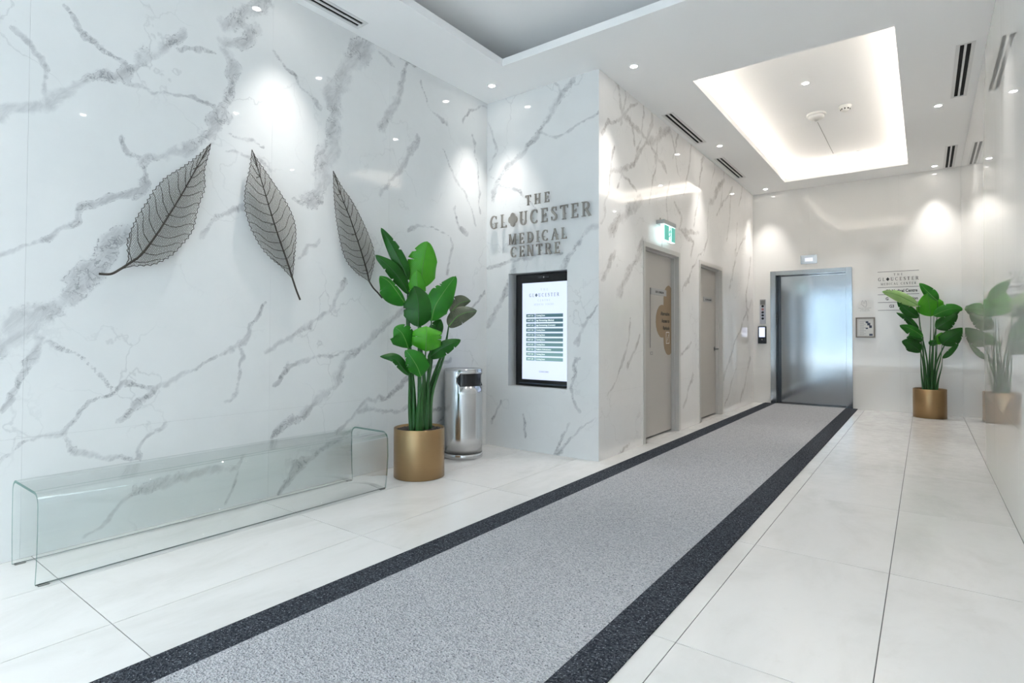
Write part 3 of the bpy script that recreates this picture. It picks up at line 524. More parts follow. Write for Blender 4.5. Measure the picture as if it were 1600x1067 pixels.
VENT_W = mat('diffuser_white', (.72, .72, .72), .4)
for a, b, c, d, lab in VENTS:
    t = thing('linear_diffuser', ((a+b)/2, (c+d)/2, H), lab, 'vent', 'twin-slot ceiling diffusers'); w_ = b-a
    bm = bmesh.new(); e = .012; zb, zt = H-.003, H-.0001
    bx(bm, a-e, a+w_*.14, c-e, d+e, zb, zt); bx(bm, a+w_*.86, b+e, c-e, d+e, zb, zt)
    bx(bm, a+w_*.14, a+w_*.86, c-e, c+.012, zb, zt); bx(bm, a+w_*.14, a+w_*.86, d-.012, d+e, zb, zt)
    from_bm('frame', bm, VENT_W, t)
    box('blade', a+w_*.425, a+w_*.575, c+.012, d-.012, zb, H+.03, VENT_W, t)
    for q in (.14, .58): box('slot', a+w_*(q+.01), a+w_*(q+.27), c+.013, d-.013, H+.004, H+.03, DARK, t)  # near-black filler stands in for the shade inside each slot

# ---------------- downlights
LENS = mat('downlight_lens', (1, 1, 1), .4, emit=(1, .96, .90), es=30)
TRIMW = mat('downlight_trim', (.85, .85, .85), .4)
def downlight(x, y, z, lab, power=1.0, lit=True):
    t = thing('downlight', (x, y, z), lab, 'light', 'small round recessed downlights')
    bm = bmesh.new(); lathe(bm, [(.030, z-.0005), (.031, z-.004), (.044, z-.006), (.047, z-.0005)], 28, (x, y)); from_bm('trim_ring', bm, TRIMW, t, True)
    bm = bmesh.new(); lathe(bm, [(.0, z-.0025), (.030, z-.0025), (.030, z-.0006), (0, z-.0006)], 24, (x, y)); from_bm('lens', bm, LENS, t)
    l = bpy.data.lights.new('downlight_beam', 'SPOT'); l.energy = LAMP_W*power; l.spot_size = math.radians(64); l.spot_blend = 1.0; l.color = (1, .965, .92); l.shadow_soft_size = .03
    o = bpy.data.objects.new('downlight_beam', l); COL.objects.link(o); o.location = (x, y, z-.012); o.parent = t; o.matrix_parent_inverse = Matrix.Translation((-x, -y, -z))
DL = [(-3.39, 4.25, H, 'recessed downlight in the corner above the marble sign wall'),
      (-3.39, 2.18, H, 'recessed downlight above the three metal leaves'),
      (-3.39, .10, H, 'recessed downlight above the near end of the leaf wall'),
      (-2.10, 4.706, H, 'recessed downlight beside the outer corner of the sign wall, before the corridor'),
      (-2.10, 7.357, H, 'recessed downlight between the two corridor diffusers'),
      (-2.11, 9.99, H, 'recessed downlight in the far left corner above the elevator wall'),
      (.135, 10.05, H, 'recessed downlight in front of the far right diffuser'),
      (.135, 7.431, H, 'recessed downlight between the two right-hand diffusers'),
      (.135, 4.68, H, 'recessed downlight nearest the camera along the right wall'),
      (.135, 2.10, H, 'recessed downlight by the right wall beside the large coffer'),
      (-.993, 6.60, H+.24, 'recessed downlight in the lit ceiling tray, nearer one'),
      (-.985, 9.60, H+.24, 'recessed downlight at the far edge of the lit ceiling tray'),
      (-2.25, 3.50, H+.28, 'recessed downlight inside the large coffer, left of centre'),
      (-.60, 3.45, H+.28, 'recessed downlight inside the large coffer, right side'),
      (-2.25, 1.20, H+.28, 'recessed downlight inside the large coffer, near the entrance, left'),
      (-.60, 1.20, H+.28, 'recessed downlight inside the large coffer, near the entrance, right'),
      (-2.10, -1.4, H, 'recessed downlight just inside the entrance, left'), (-.60, -1.4, H, 'recessed downlight just inside the entrance, right')]
for x, y, z, lab in DL: downlight(x, y, z, lab, .6 if z > H+.25 else 1)

# ---------------- tray fittings
ZC = H+.24
WHITE = mat('white_plastic', (.78, .77, .74), .4)
t = thing('smoke_detector', (-1.03, 7.60, ZC), 'larger round white smoke detector in the lit ceiling tray', 'detector')
bm = bmesh.new(); lathe(bm, [(.0, ZC-.001), (.105, ZC-.001), (.105, ZC-.02), (.095, ZC-.026), (.088, ZC-.026), (0, ZC-.026)], 36, (-1.03, 7.60)); from_bm('base_plate', bm, WHITE, t, False)
bm = bmesh.new(); lathe(bm, [(.085, ZC-.0265), (.088, ZC-.042), (.07, ZC-.062), (.045, ZC-.070), (0, ZC-.070)], 36, (-1.03, 7.60)); from_bm('chamber', bm, WHITE, t, True)
bm = bmesh.new(); lathe(bm, [(.026, ZC-.0705), (.026, ZC-.078), (.018, ZC-.083), (0, ZC-.083)], 24, (-1.03, 7.60)); from_bm('cap', bm, mat('detector_cap', (.55, .54, .52), .5), t, True)
t = thing('heat_detector', (-.72, 7.52, ZC), 'smaller white detector with dark vents in the lit ceiling tray', 'detector')
bm = bmesh.new(); lathe(bm, [(0, ZC-.001), (.065, ZC-.001), (.065, ZC-.018), (.045, ZC-.034), (.044, ZC-.055), (.03, ZC-.066), (0, ZC-.066)], 32, (-.72, 7.52)); from_bm('body', bm, WHITE, t, True)
for a in range(8):
    an = a*PI/4; cx_, cy_ = -.72+.0445*math.cos(an), 7.52+.0445*math.sin(an); box('vent', cx_-.006, cx_+.006, cy_-.006, cy_+.006, ZC-.052, ZC-.038, DARK, t)
t = thing('access_panel', (-1.25, 8.65, ZC), 'flush white access panel outlined in the lit ceiling tray, behind the smoke detector', 'hatch')
box('door', -1.45, -1.06, 7.90, 9.40, ZC-.002, ZC-.0002, PAINT, t); bm = bmesh.new(); bx(bm, -1.06, -1.054, 7.90, 9.40, ZC-.0025, ZC-.0002); from_bm('edge_trim', bm, mat('seam_grey', (.35, .34, .33), .6), t)
for x, y, lab in ((-.995, 5.60, 'flat white sprinkler cover at the near edge of the lit tray'), (-.74, 9.50, 'flat white sprinkler cover at the far edge of the lit tray')):
    bm = bmesh.new(); lathe(bm, [(0, ZC-.0005), (.042, ZC-.0005), (.042, ZC-.004), (.038, ZC-.005), (0, ZC-.005)], 28, (x, y)); tag(from_bm('sprinkler_cover', bm, VENT_W), lab, 'sprinkler')

# ================================================================== street front behind the camera
FR = mat('dark_anodised_frame', (.05, .052, .055), .35, .6)
win = struct(from_bm('window_1', (lambda bm: (bx(bm, XL, XR, YB-.12, YB-.04, 2.78, 2.86), bx(bm, XL, XR, YB-.12, YB-.04, 0, .08), bm)[2])(bmesh.new()), FR))
n = 4; ww = (XR-XL)/n
for i in range(n+1):
    x = min(max(XL+i*ww, XL+.03), XR-.03); box('mullion', x-.03, x+.03, YB-.12, YB-.04, .08, 2.78, FR, win)
for i in range(n): box('pane', XL+i*ww+.035, XL+(i+1)*ww-.035, YB-.084, YB-.076, .08, 2.78, PANE, win)
struct(box('wall_entrance', XL-.1, XR+.1, YB-.12, YB-.001, 2.861, H+.4, PAINT))
struct(box('street_pavement', -30, 26, YB-16, YB-.121, -.12, -.02, mat('pavement', (.34, .35, .37), .9)))

t = struct(bpy.data.objects.new('added_street_facade', None)); COL.objects.link(t); t.location = (-1.6, YB-13, 0)  # unseen facade, added to dim the sky mirrored in the elevator door
box('wall', -26, 22, YB-13.6, YB-13, -.1, 8.5, mat('facade_stone', (.18, .225, .27), .8), t)
bm = bmesh.new()
for k in range(16):
    for z in (1.0, 4.4): bx(bm, -25+k*3, -23.4+k*3, YB-13.0, YB-12.97, z, z+2.1)
tag(from_bm('windows', bm, mat('facade_glass', (.10, .13, .16), .15), t), kind='stuff')

# ================================================================== CARPET
t = thing('runner_carpet', (-1.5, 4, 0), 'long light grey speckled runner carpet with charcoal borders leading to the elevator', 'carpet')
CX0, CX1 = -2.197, -.8495; CI0, CI1 = -2.035, -1.011; CY0, CY1 = YB+.15, YE-.003
box('field', CI0, CI1, CY0, CY1, .0005, .008, CARPET_L, t)
tag(box('border', CX0, CI0, CY0, CY1, .0005, .008, CARPET_D, t), 'charcoal speckled border')
tag(box('border', CI1, CX1, CY0, CY1, .0005, .008, CARPET_D, t), 'charcoal speckled border')

# ================================================================== DOORS in the corridor
def corridor_door(name, D):
    y0, y1, _, zt = D; f = .052; Xf = XC+.008; Xb = XC-.13
    root = struct(bpy.data.objects.new(name, None)); COL.objects.link(root); root.location = (XC, (y0+y1)/2, 0)
    bm = bmesh.new(); bx(bm, Xb, Xf, y0, y0+f, 0, zt, .002); from_bm('jamb', bm, FRAME_P, root)
    bm = bmesh.new(); bx(bm, Xb, Xf, y1-f, y1, 0, zt, .002); from_bm('jamb', bm, FRAME_P, root)
    bm = bmesh.new(); bx(bm, Xb, Xf, y0+f, y1-f, zt-f, zt, .002); from_bm('head', bm, FRAME_P, root)
    for (a, b) in ((y0+f, y0+f+.016), (y1-f-.016, y1-f)): box('door_stop', XC-.085, XC-.045, a, b, 0, zt-f, FRAME_P, root)
    box('door_stop', XC-.085, XC-.045, y0+f+.016, y1-f-.016, zt-f-.016, zt-f, FRAME_P, root)
    leaf = box('door_leaf', XC-.130, XC-.088, y0+f+.003, y1-f-.003, .02, zt-f-.004, LEAF_P, root, .001)
    box('gap_shade_box', XC-.28, XC-.132, y0+f-.02, y1-f+.02, -.002, 2.2, DARK, root)  # near-black box behind the leaf stands in for shade in its gaps
    fl = bmesh.new(); bx(fl, XC-.134, XC-.0016, y0+f-.01, y1-f+.01, -.008, 0, .0006); from_bm('tile', fl, FLOOR, floor)
    return root, leaf
d1, leaf1 = corridor_door('door_1', D1); d2, leaf2 = corridor_door('door_2', D2)
XD = XC-.088
SIGN = mat('sign_plate', (.42, .42, .42), .35, .4); INK = mat('dark_ink', (.03, .03, .03), .6); BROWN = mat('brown_vinyl', (.30, .215, .13), .55); VW = mat('white_vinyl', (.75, .73, .68), .6)
def plate(y0, y1, z0, z1, s, par, lab):
    t = thing('door_sign', (XD, y0, z0), lab, 'sign')
    box('plate', XD+.0003, XD+.006, y0, y1, z0, z1, SIGN, t, .001); text('lettering', s, (z1-z0)*.48, '+x', (XD+.0061, y0+(y1-y0)*.55, z0+(z1-z0)*.34), INK, t, 'CENTER', .001, sx=.95)
plate(5.97, 6.44, 1.612, 1.685, 'EXIT CORRIDOR', d1, 'grey plate lettered EXIT CORRIDOR on the nearer corridor door')
plate(7.83, 8.22, 1.622, 1.690, 'ELECTRICAL ROOM', d2, 'grey name plate on the farther corridor door')
# clover shaped decal, cut at the door edge
t = thing('door_decal', (XD, 6.5, 1.3), 'brown clover-shaped decal with parkade directions on the nearer corridor door', 'decal')
YC, yedge = 6.545, D1[1]-.052-.005
def blob(cy, cz, ry, rz, n=40): return [(cy+ry*math.cos(2*PI*i/n), cz+rz*math.sin(2*PI*i/n)) for i in range(n)]
bm = bmesh.new(); ZD = [(6.525, 1.565, .165, .185), (6.525, 1.085, .165, .175), (6.32, 1.315, .20, .195), (6.50, 1.32, .20, .22)]
# union outline sampled in polar form round the middle
cyc, czc = 6.42, 1.32; out = []
for i in range(120):
    a = 2*PI*i/120; best = 0
    for k in range(1, 90):
        rr = k*.006; y, z = cyc+rr*math.cos(a), czc+rr*math.sin(a)
        if any(((y-c[0])/c[2])**2+((z-c[1])/c[3])**2 < 1 for c in ZD): best = rr
    out.append((min(cyc+best*math.cos(a), yedge), czc+best*math.sin(a)))
fr_ = [bm.verts.new((XD+.0012, y, z)) for y, z in out]; bk_ = [bm.verts.new((XD+.0002, y, z)) for y, z in out]
bm.faces.new(fr_); bm.faces.new(bk_[::-1])
for i in range(120): bm.faces.new((bk_[i], bk_[(i+1) % 120], fr_[(i+1) % 120], fr_[i]))
bmesh.ops.recalc_face_normals(bm, faces=bm.faces); from_bm('clover_backing', bm, BROWN, t)
for k, s in enumerate(('Alternative', 'Access to', 'Parkade')): text('lettering', s, .062, '+x', (XD+.0013, 6.545, 1.385-k*.085), INK, t, 'RIGHT', .0008, bold=.0012, sx=1.0)
bm = bmesh.new(); a, b, c, d = 6.435, 6.542, 1.05, 1.19; e = .009
for q in ((a, b, c, c+e), (a, b, d-e, d), (a, a+e, c+e, d-e), (b-e, b, c+e, d-e)): bx(bm, XD+.0013, XD+.0021, q[0], q[1], q[2], q[3])
for k in range(4): bx(bm, XD+.0013, XD+.0021, a+.022+k*.016, a+.038+k*.016, c+.025+k*.022, c+.034+k*.022); bx(bm, XD+.0013, XD+.0021, a+.034+k*.016, a+.038+k*.016, c+.034+k*.022, c+.047+k*.022)
tag(from_bm('stairs_symbol', bm, VW, t), 'white framed stairs symbol')
tag(box('dark_strip', XD+.0002, XD+.004, 5.955, 5.962, 1.01, 1.685, mat('grey_strip', (.16, .155, .15), .5)), 'thin dark vertical strip on the left of the nearer corridor door', 'strip')  # thin dark vertical line laid on the leaf
t = thing('number_plate', (XD, 6.0, .95), 'tiny dark number plate low on the nearer corridor door', 'sign')
box('plate', XD+.0002, XD+.002, 5.965, 6.03, .93, .965, mat('plate_grey', (.28, .27, .26), .5), t); text('lettering', '244', .03, '+x', (XD+.0021, 5.972, .937), VW, t, depth=.0006)
# lever handle of the farther door
t2 = link('door_handle', bpy.data.meshes.new('door_handle'), None, d2)
bm = bmesh.new(); tube(bm, [(XD, 8.335, .955), (XD+.010, 8.335, .955)], .032, 24); tube(bm, [(XD+.010, 8.335, .955), (XD+.055, 8.335, .955)], .011, 12)
tube(bm, [(XD+.055, 8.343, .955), (XD+.058, 8.30, .955), (XD+.055, 8.22, .953)], [.012, .011, .009], 12); bm.to_mesh(t2.data); bm.free(); t2.data.materials.append(STEEL); tag(t2, 'steel lever handle')

# ================================================================== EXIT SIGN
GREEN = mat('exit_green', (.05, .30, .24), .4, emit=(.12, .50, .42), es=.35)
EXW = mat('exit_white', (.9, 1, 1), .4, emit=(.75, 1, 1), es=.6)
t = thing('exit_sign', (XC, 6.09, 2.2), 'green and white lit running-man exit sign above the nearer corridor door', 'sign')
ex0, ex1, ez0, ez1 = 5.925, 6.265, 2.205, 2.385
box('housing', XC+.0005, XC+.098, ex0-.01, ex1+.01, ez1, ez1+.045, mat('housing_grey', (.42, .43, .43), .35, .5), t, .004)
box('mounting_rod', XC+.03, XC+.042, ex0+.02, ex0+.032, ez1+.045, ez1+.07, NICKEL, t)
box('lit_panel', XC+.050, XC+.088, ex0, ex1, ez0, ez1-.001, EXW, t)
GX_ = XC+.0885
box('green_field', GX_, GX_+.003, ex0+.012, ex0+.14, ez0+.004, ez1-.012, GREEN, t); box('green_field', GX_, GX_+.003, ex0+.225, ex1-.008, ez0+.004, ez1-.012, GREEN, t)
bm = bmesh.new(); yc, zc = ex0+.185, (ez0+ez1)/2
def seg(p, q, w_):
    a = Vector((0, p[0], p[1])); b = Vector((0, q[0], q[1])); d = (b-a).normalized(); nn = Vector((0, -d.z, d.y))*w_/2
    vs = [bm.verts.new((x, v.y, v.z)) for x in (GX_, GX_+.003) for v in (a-nn, b-nn, b+nn, a+nn)]
    for f in ((0, 1, 2, 3), (7, 6, 5, 4), (0, 4, 5, 1), (1, 5, 6, 2), (2, 6, 7, 3), (3, 7, 4, 0)): bm.faces.new([vs[i] for i in f])
P = lambda a, b: (yc+a, zc+b)
seg(P(-.002, .062), P(.014, .062), .016); seg(P(.004, .048), P(-.004, .0), .020); seg(P(0, .038), P(.026, .018), .009); seg(P(.0, .038), P(-.024, .024), .009); seg(P(-.024, .024), P(-.028, .002), .009)
seg(P(-.004, .0), P(.014, -.026), .012); seg(P(.014, -.026), P(.006, -.062), .012); seg(P(-.004, .0), P(-.016, -.030), .012); seg(P(-.016, -.030), P(-.034, -.040), .012)
bmesh.ops.recalc_face_normals(bm, faces=bm.faces); from_bm('running_figure', bm, GREEN, t)

# ================================================================== ELEVATOR
root = bpy.data.objects.new('door_3', None); COL.objects.link(root); struct(root); root.location = ((EX0+EX1)/2, YE, 0)
f = .085; yo = YE-.012; yi = YE+.20
for a, b in ((EX0, EX0+f), (EX1-f, EX1)):
    bm = bmesh.new(); bx(bm, a, b, yo, yi, 0, EZ1, .002); tag(from_bm('jamb', bm, STEEL, root), 'brushed steel elevator jamb')
bm = bmesh.new(); bx(bm, EX0+f, EX1-f, yo, yi, EZ1-.072, EZ1, .002); from_bm('head', bm, STEEL, root)
bm = bmesh.new(); bx(bm, EX0+f+.055, EX1-f-.002, YE+.155, YE+.185, .014, EZ1-.078, .001); lf = from_bm('door_leaf', bm, STEEL, root); lf['label'] = 'wide brushed steel elevator door leaf'
bm = bmesh.new(); bx(bm, EX0+f+.004, EX0+f+.052, YE+.16, YE+.19, .014, EZ1-.078); from_bm('door_gap', bm, mat('dark_steel', (.09, .095, .10), .3, .9), root)
bm = bmesh.new(); bx(bm, EX0+f, EX1-f, YE-.002, YE+.2, -.004, .010); from_bm('sill', bm, mat('sill_dark', (.04, .042, .045), .4, .7), root)
box('shaft', EX0+f-.01, EX1-f+.01, YE+.202, YE+.23, 0, 2.3, DARK, root)
XJ = EX0+f
for z, s in ((1.50, 'G'), (1.38, 'G')):
    pl_ = box('floor_marker', XJ+.0005, XJ+.004, YE+.03, YE+.11, z-.05, z+.05, BLACK, root); text('marker_character', s, .07, '+x', (XJ+.0042, YE+.045, z-.028), CHROME, pl_, depth=.001)

# hall position indicator
t = thing('floor_indicator', (-1.52, YE, 2.40), 'small steel floor indicator plate above the elevator door', 'indicator')
box('plate', -1.639, -1.396, YE-.008, YE-.0005, 2.335, 2.48, CHROME, t, .002)
box('display', -1.575, -1.46, YE-.010, YE-.0082, 2.375, 2.435, mat('display_lit', (.5, .5, .55), .3, emit=(.75, .77, .9), es=.4), t)
# call station
t = thing('call_station', (-2.227, YE, 1.56), 'slim steel elevator call panel with a column of round buttons', 'panel')
box('face_plate', -2.275, -2.180, YE-.008, YE-.0005, 1.352, 1.773, mat('satin_plate', (.50, .49, .52), .35, .7), t, .002)
tag(box('information_plate', -2.270, -2.185, YE-.011, YE-.0081, 1.672, 1.768, NICKEL, t), 'grey engraved plate at the top')
for k in range(3): box('engraved_line', -2.262, -2.193, YE-.012, YE-.0112, 1.695+k*.02, 1.703+k*.02, INK, t)
for k in range(5):
    z = 1.655-k*.0525; bm = bmesh.new(); tube(bm, [(-2.2275, YE-.0082, z), (-2.2275, YE-.015, z)], .020, 20)
    tag(from_bm('button', bm, mat('button_red', (.35, .14, .14), .4) if k == 1 else BLACK, t), 'reddish round button' if k == 1 else 'black round button')
# intercom
t = thing('intercom', (-2.234, YE, 1.16), 'black wall intercom with a lit screen below the elevator call panel', 'intercom')
box('body', -2.302, -2.168, YE-.028, YE-.0005, 1.015, 1.309, BLACK, t, .004)
tag(box('screen', -2.284, -2.190, YE-.030, YE-.0282, 1.125, 1.292, mat('intercom_screen', (.7, .75, .9), .3, emit=(.68, .74, 1), es=.48), t), 'pale glowing screen')
bm = bmesh.new(); tube(bm, [(-2.236, YE-.0282, 1.082), (-2.236, YE-.033, 1.082)], .013, 18); from_bm('button', bm, NICKEL, t)

# directory board on the elevator wall
t = thing('directory_board', (-.31, YE, 1.85), 'black-lettered tenant directory with thin rules, behind the right-hand plant', 'sign')
bx0, bx1 = -.575, -.06; RULE = mat('rule_grey', (.16, .15, .16), .5)
box('backing', bx0-.01, bx1+.01, YE-.006, YE-.0005, 1.52, 2.15, mat('board_clear_white', (.80, .785, .76), .08), t)
for z in (2.135, 1.895, 1.785, 1.665, 1.545): box('rule', bx0, bx1, YE-.0075, YE-.0061, z-.0035, z+.0035, RULE, t)
pf = lambda z: (lambda x: (x, YE-.0061, z))
serif_line('THE', .032, -.37, -.26, '-y', pf(2.072), .002, None, False, 'lettering', INK, t)
serif_line('GL*UCESTER', .050, bx0+.005, bx1-.005, '-y', pf(1.995), .002, None, False, 'lettering', INK, t)
serif_line('MEDICAL CENTER', .034, bx0+.04, bx1-.035, '-y', pf(1.93), .002, None, False, 'lettering', INK, t)
for s_, xx, zz, al in (('G2', bx0+.10, 1.818, 'LEFT'), ('Medical Centre', bx1-.02, 1.818, 'RIGHT'), ('G', bx0+.10, 1.70, 'LEFT'), ('Rehabilitation', bx1-.015, 1.70, 'RIGHT'), ('G3', bx0+.145, 1.585, 'LEFT')):
    tag(text('lettering', s_, .062, '-y', (xx, YE-.0061, zz), INK, t, al, bold=.0014, sx=.82), kind='stuff')

# paper notice
PAPER = mat('paper', (.76, .76, .75), .6); LNK = mat('pale_ink', (.30, .30, .33), .6)
t = thing('paper_notice', (-.74, YE, 1.6), 'white paper hand-washing notice taped above the framed certificate', 'notice')
box('sheet', -.852, -.635, YE-.0015, YE-.0005, 1.495, 1.722, PAPER, t)
bm = bmesh.new()
def lline(bm, pts, w_, y=YE-.0024):
    for p, q in zip(pts, pts[1:]):
        a = Vector((p[0], 0, p[1])); b = Vector((q[0], 0, q[1])); d = (b-a).normalized(); nn = Vector((-d.z, 0, d.x))*w_/2
        vs = [bm.verts.new((v.x, yy, v.z)) for yy in (y+.0008, y) for v in (a-nn, b-nn, b+nn, a+nn)]
        for f_ in ((3, 2, 1, 0), (4, 5, 6, 7), (0, 1, 5, 4), (1, 2, 6, 5), (2, 3, 7, 6), (3, 0, 4, 7)): bm.faces.new([vs[i] for i in f_])
for ox in (-.775, -.735): lline(bm, [(ox-.012, 1.655), (ox-.010, 1.69), (ox, 1.705), (ox+.010, 1.69), (ox+.010, 1.655)], .004)
lline(bm, [(-.80, 1.65), (-.775, 1.635), (-.755, 1.61), (-.73, 1.605)], .004); lline(bm, [(-.72, 1.655), (-.722, 1.63), (-.73, 1.605)], .004)
from_bm('hands_drawing', bm, LNK, t)
for k, s in enumerate(('Please use hand sanitizer', 'before entering', 'the medical centre')): text('lettering', s, .017, '-y', (-.745, YE-.0016, 1.582-k*.022), LNK, t, 'CENTER', .0006)
# framed certificate
t = thing('framed_certificate', (-.74, YE, 1.28), 'certificate in a thin bronze-grey frame right of the elevator', 'frame')
fa, fb, fc, fd = -.868, -.612, 1.125, 1.440; FM = mat('frame_bronze', (.22, .19, .16), .4, .5); e = .018
bm = bmesh.new(); 
for q in ((fa, fb, fc, fc+e), (fa, fb, fd-e, fd), (fa, fa+e, fc+e, fd-e), (fb-e, fb, fc+e, fd-e)): bx(bm, q[0], q[1], YE-.02, YE-.0005, q[2], q[3], .002)
from_bm('frame', bm, FM, t); box('mat_board', fa+e, fb-e, YE-.010, YE-.001, fc+e, fd-e, mat('board_white', (.66, .65, .64), .4), t)
box('certificate', fa+.04, fb-.03, YE-.0112, YE-.0101, fc+.035, fd-.035, PAPER, t)
NAVY = mat('navy_print', (.05, .07, .12), .5)
for q in ((-.735, -.70, 1.35, 1.38), (-.715, -.675, 1.315, 1.355), (-.690, -.655, 1.275, 1.315), (-.735, -.705, 1.26, 1.28), (-.69, -.645, 1.155, 1.185)): box('print_block', q[0], q[1], YE-.0118, YE-.0113, q[2], q[3], NAVY, t)
bm = bmesh.new()
for k in range(14): bx(bm, fa+.05, fa+.05+(.06 if k % 3 else .085), YE-.0118, YE-.0113, 1.375-k*.016, 1.379-k*.016)
from_bm('print_lines', bm, LNK, t)
# ================================================================== METAL LETTER SIGN on the marble front wall
SIL = brushed('champagne_metal', (.40, .375, .34), .38, (200, 200, 200), .03)
t = thing('wall_sign', (-3.03, YS, 2.2), 'four lines of raised metal capital letters with a clover, above the niche screen', 'sign')
PINS = []
for s, h, x0, x1, z in (('THE', .098, -3.170, -2.885, 2.435), ('GL*UCESTER', .135, -3.620, -2.435, 2.245), ('MEDICAL', .107, -3.378, -2.690, 2.060), ('CENTRE', .107, -3.352, -2.765, 1.930)):
    serif_line(s, h, x0, x1, '-y', (lambda zz: (lambda x: (x, YS-.034, zz)))(z), .016, PINS, True, 'letter', SIL, t)
bm = bmesh.new()
for q in PINS: tube(bm, [(q[0], YS-.033, q[2]), (q[0], YS-.0003, q[2])], .0028, 6)
tag(from_bm('standoff_pins', bm, NICKEL, t), kind='stuff')

# ================================================================== DIGITAL DIRECTORY in the niche
t = thing('digital_directory', (-3.06, YS+.1, .64), 'black portrait touch screen listing tenants, set into the marble niche', 'screen')
yf = YS+.085
sx0, sx1, sz0, sz1 = -3.300, -2.765, .700, 1.675
bm = bmesh.new(); A, B, C_, D_ = NX0+.052, NX1-.003, NZ0+.015, NZ1-.010
for q in ((A, sx0, C_, D_), (sx1, B, C_, D_), (sx0, sx1, C_, sz0), (sx0, sx1, sz1, D_)): bx(bm, q[0], q[1], yf, yf+.045, q[2], q[3], .002)
from_bm('bezel', bm, BLACK, t)
def lit(name, c, e): return mat(name, tuple(k*.5 for k in c), .3, emit=c, es=e*.62)
SCR = lit('screen_glow', (.66, .74, 1.0), .80)
box('screen', sx0, sx1, yf+.010, yf+.03, sz0, sz1, SCR, t)
box('camera_bar', -3.10, -2.97, yf-.004, yf-.0005, 1.715, 1.735, mat('camera_bar', (.05, .055, .06), .2), t); bm = bmesh.new(); tube(bm, [(-3.03, yf-.0042, 1.725), (-3.03, yf-.007, 1.725)], .008, 14); from_bm('camera_lens', bm, mat('lens_silver', (.5, .5, .5), .2, .8), t)
box('glint_strip', A+.03, B-.02, yf-.003, yf-.0003, .660, .664, mat('glint', (.10, .14, .2), .2), t)  # bluish line painted below the screen as a glint on the bezel
yt = yf+.0098
DK = lit('screen_dark_ink', (.10, .15, .20), .5); PALE = lit('screen_pale_ink', (.36, .44, .58), .8); WH = lit('screen_white_ink', (.85, .95, .95), .9)
pf = lambda z: (lambda x: (x, yt-.0004, z))
serif_line('THE', .022, -3.075, -2.99, '-y', pf(1.592), .0008, None, False, 'lettering', PALE, t)
serif_line('GL*UCESTER', .034, -3.215, -2.86, '-y', pf(1.532), .0008, None, False, 'lettering', DK, t)
serif_line('CENTRE', .020, -3.11, -2.965, '-y', pf(1.486), .0008, None, False, 'lettering', PALE, t)
serif_line('MEDICAL CENTRE', .018, -3.155, -2.92, '-y', pf(1.446), .0008, None, False, 'lettering', PALE, t)
rows = ['Coming Soon', 'Jags Dermatology (Medical)', 'Jags Dermatology (Cosmetic)', 'Coming Soon', 'Coming Soon', 'Coming Soon', 'Coming Soon', 'Pediatric Orthodontics', 'Coming Soon', 'Coming Soon']
for k, s in enumerate(rows):
    z1 = 1.360-k*.0485; z0 = z1-.033; q = k/9; c = (.055+.10*q**2, .115+.16*q**2, .135+.14*q**2)
    BM_ = lit('listing_bar_%d' % k, c, 1.0); BM_.name = 'listing_bar'
    box('unit_bar', -3.250, -3.145, yt-.001, yt-.0001, z0, z1, BM_, t); box('listing_bar', -3.138, -2.815, yt-.001, yt-.0001, z0, z1, BM_, t)
    text('lettering', 'UNIT %d' % (101+k if k < 5 else 196+k), .020, '-y', (-3.235, yt-.0012, z0+.010), WH, t, depth=.0006, sx=.9)
    text('lettering', s, .021, '-y', (-3.128, yt-.0012, z0+.010), WH, t, depth=.0006, sx=.9, bold=.0003)
text('lettering', 'CONCORD', .022, '-y', (-3.035, yt-.0006, .775), DK, t, 'CENTER', .0006)

# ================================================================== GLASS BENCH
t = thing('glass_bench', (-3.43, 1.78, 0), 'long waterfall bench bent from one sheet of clear glass, below the metal leaves', 'bench')
by0, by1 = .755, 2.80; bxf, bxb, bh, thk = -3.217, -3.640, .425, .013
prof = [(bxb+.012, .006), (bxb+.002, .12), (bxb-.002, .24), (bxb-.002, .345)]
R_ = .06
for k in range(9): a = PI-PI/2*k/8; prof.append((bxb+R_-.002+R_*math.cos(a), bh-R_+R_*math.sin(a)))
prof += [(bxf-.16, bh), (bxf-.056, bh)]; teal = len(prof)-1
for k in range(9): a = PI/2-PI/2*k/8; prof.append((bxf-.050+.06*math.cos(a), bh-.06+.06*math.sin(a)))
prof += [(bxf+.014, .25), (bxf+.006, .12), (bxf-.010, .006)]
def offs(P, d):
    o = []
    for i, p in enumerate(P):
        a = P[max(i-1, 0)]; b = P[min(i+1, len(P)-1)]; dx, dz = b[0]-a[0], b[1]-a[1]; L = math.hypot(dx, dz); o.append((p[0]+dz/L*d, p[1]-dx/L*d))
    return o
inn = offs(prof, thk); bm = bmesh.new()
def strip(pts):
    return [[bm.verts.new((x, y, z)) for x, z in pts] for y in (by0, by1)]
O0, O1 = strip(prof); I0, I1 = strip(inn)
for i in range(len(prof)-1):
    f1 = bm.faces.new((O0[i], O0[i+1], O1[i+1], O1[i])); f1.material_index = 3 if i == teal else 0; f1.smooth = True
    f2 = bm.faces.new((I0[i], I1[i], I1[i+1], I0[i+1])); f2.material_index = 3 if i == teal else 0; f2.smooth = True
    e1 = bm.faces.new((O0[i], I0[i], I0[i+1], O0[i+1])); e1.material_index = 1
    e2 = bm.faces.new((O1[i], O1[i+1], I1[i+1], I1[i])); e2.material_index = 1
for i in (0, -1): fe = bm.faces.new((O0[i], O1[i], I1[i], I0[i])); fe.material_index = 2
bmesh.ops.recalc_face_normals(bm, faces=bm.faces)
from_bm('bent_glass', bm, [BENCH_G, EDGE_G, EDGE_D, TEAL_G], t)
FOOT = mat('clear_grey_foot', (.22, .22, .21), .3)
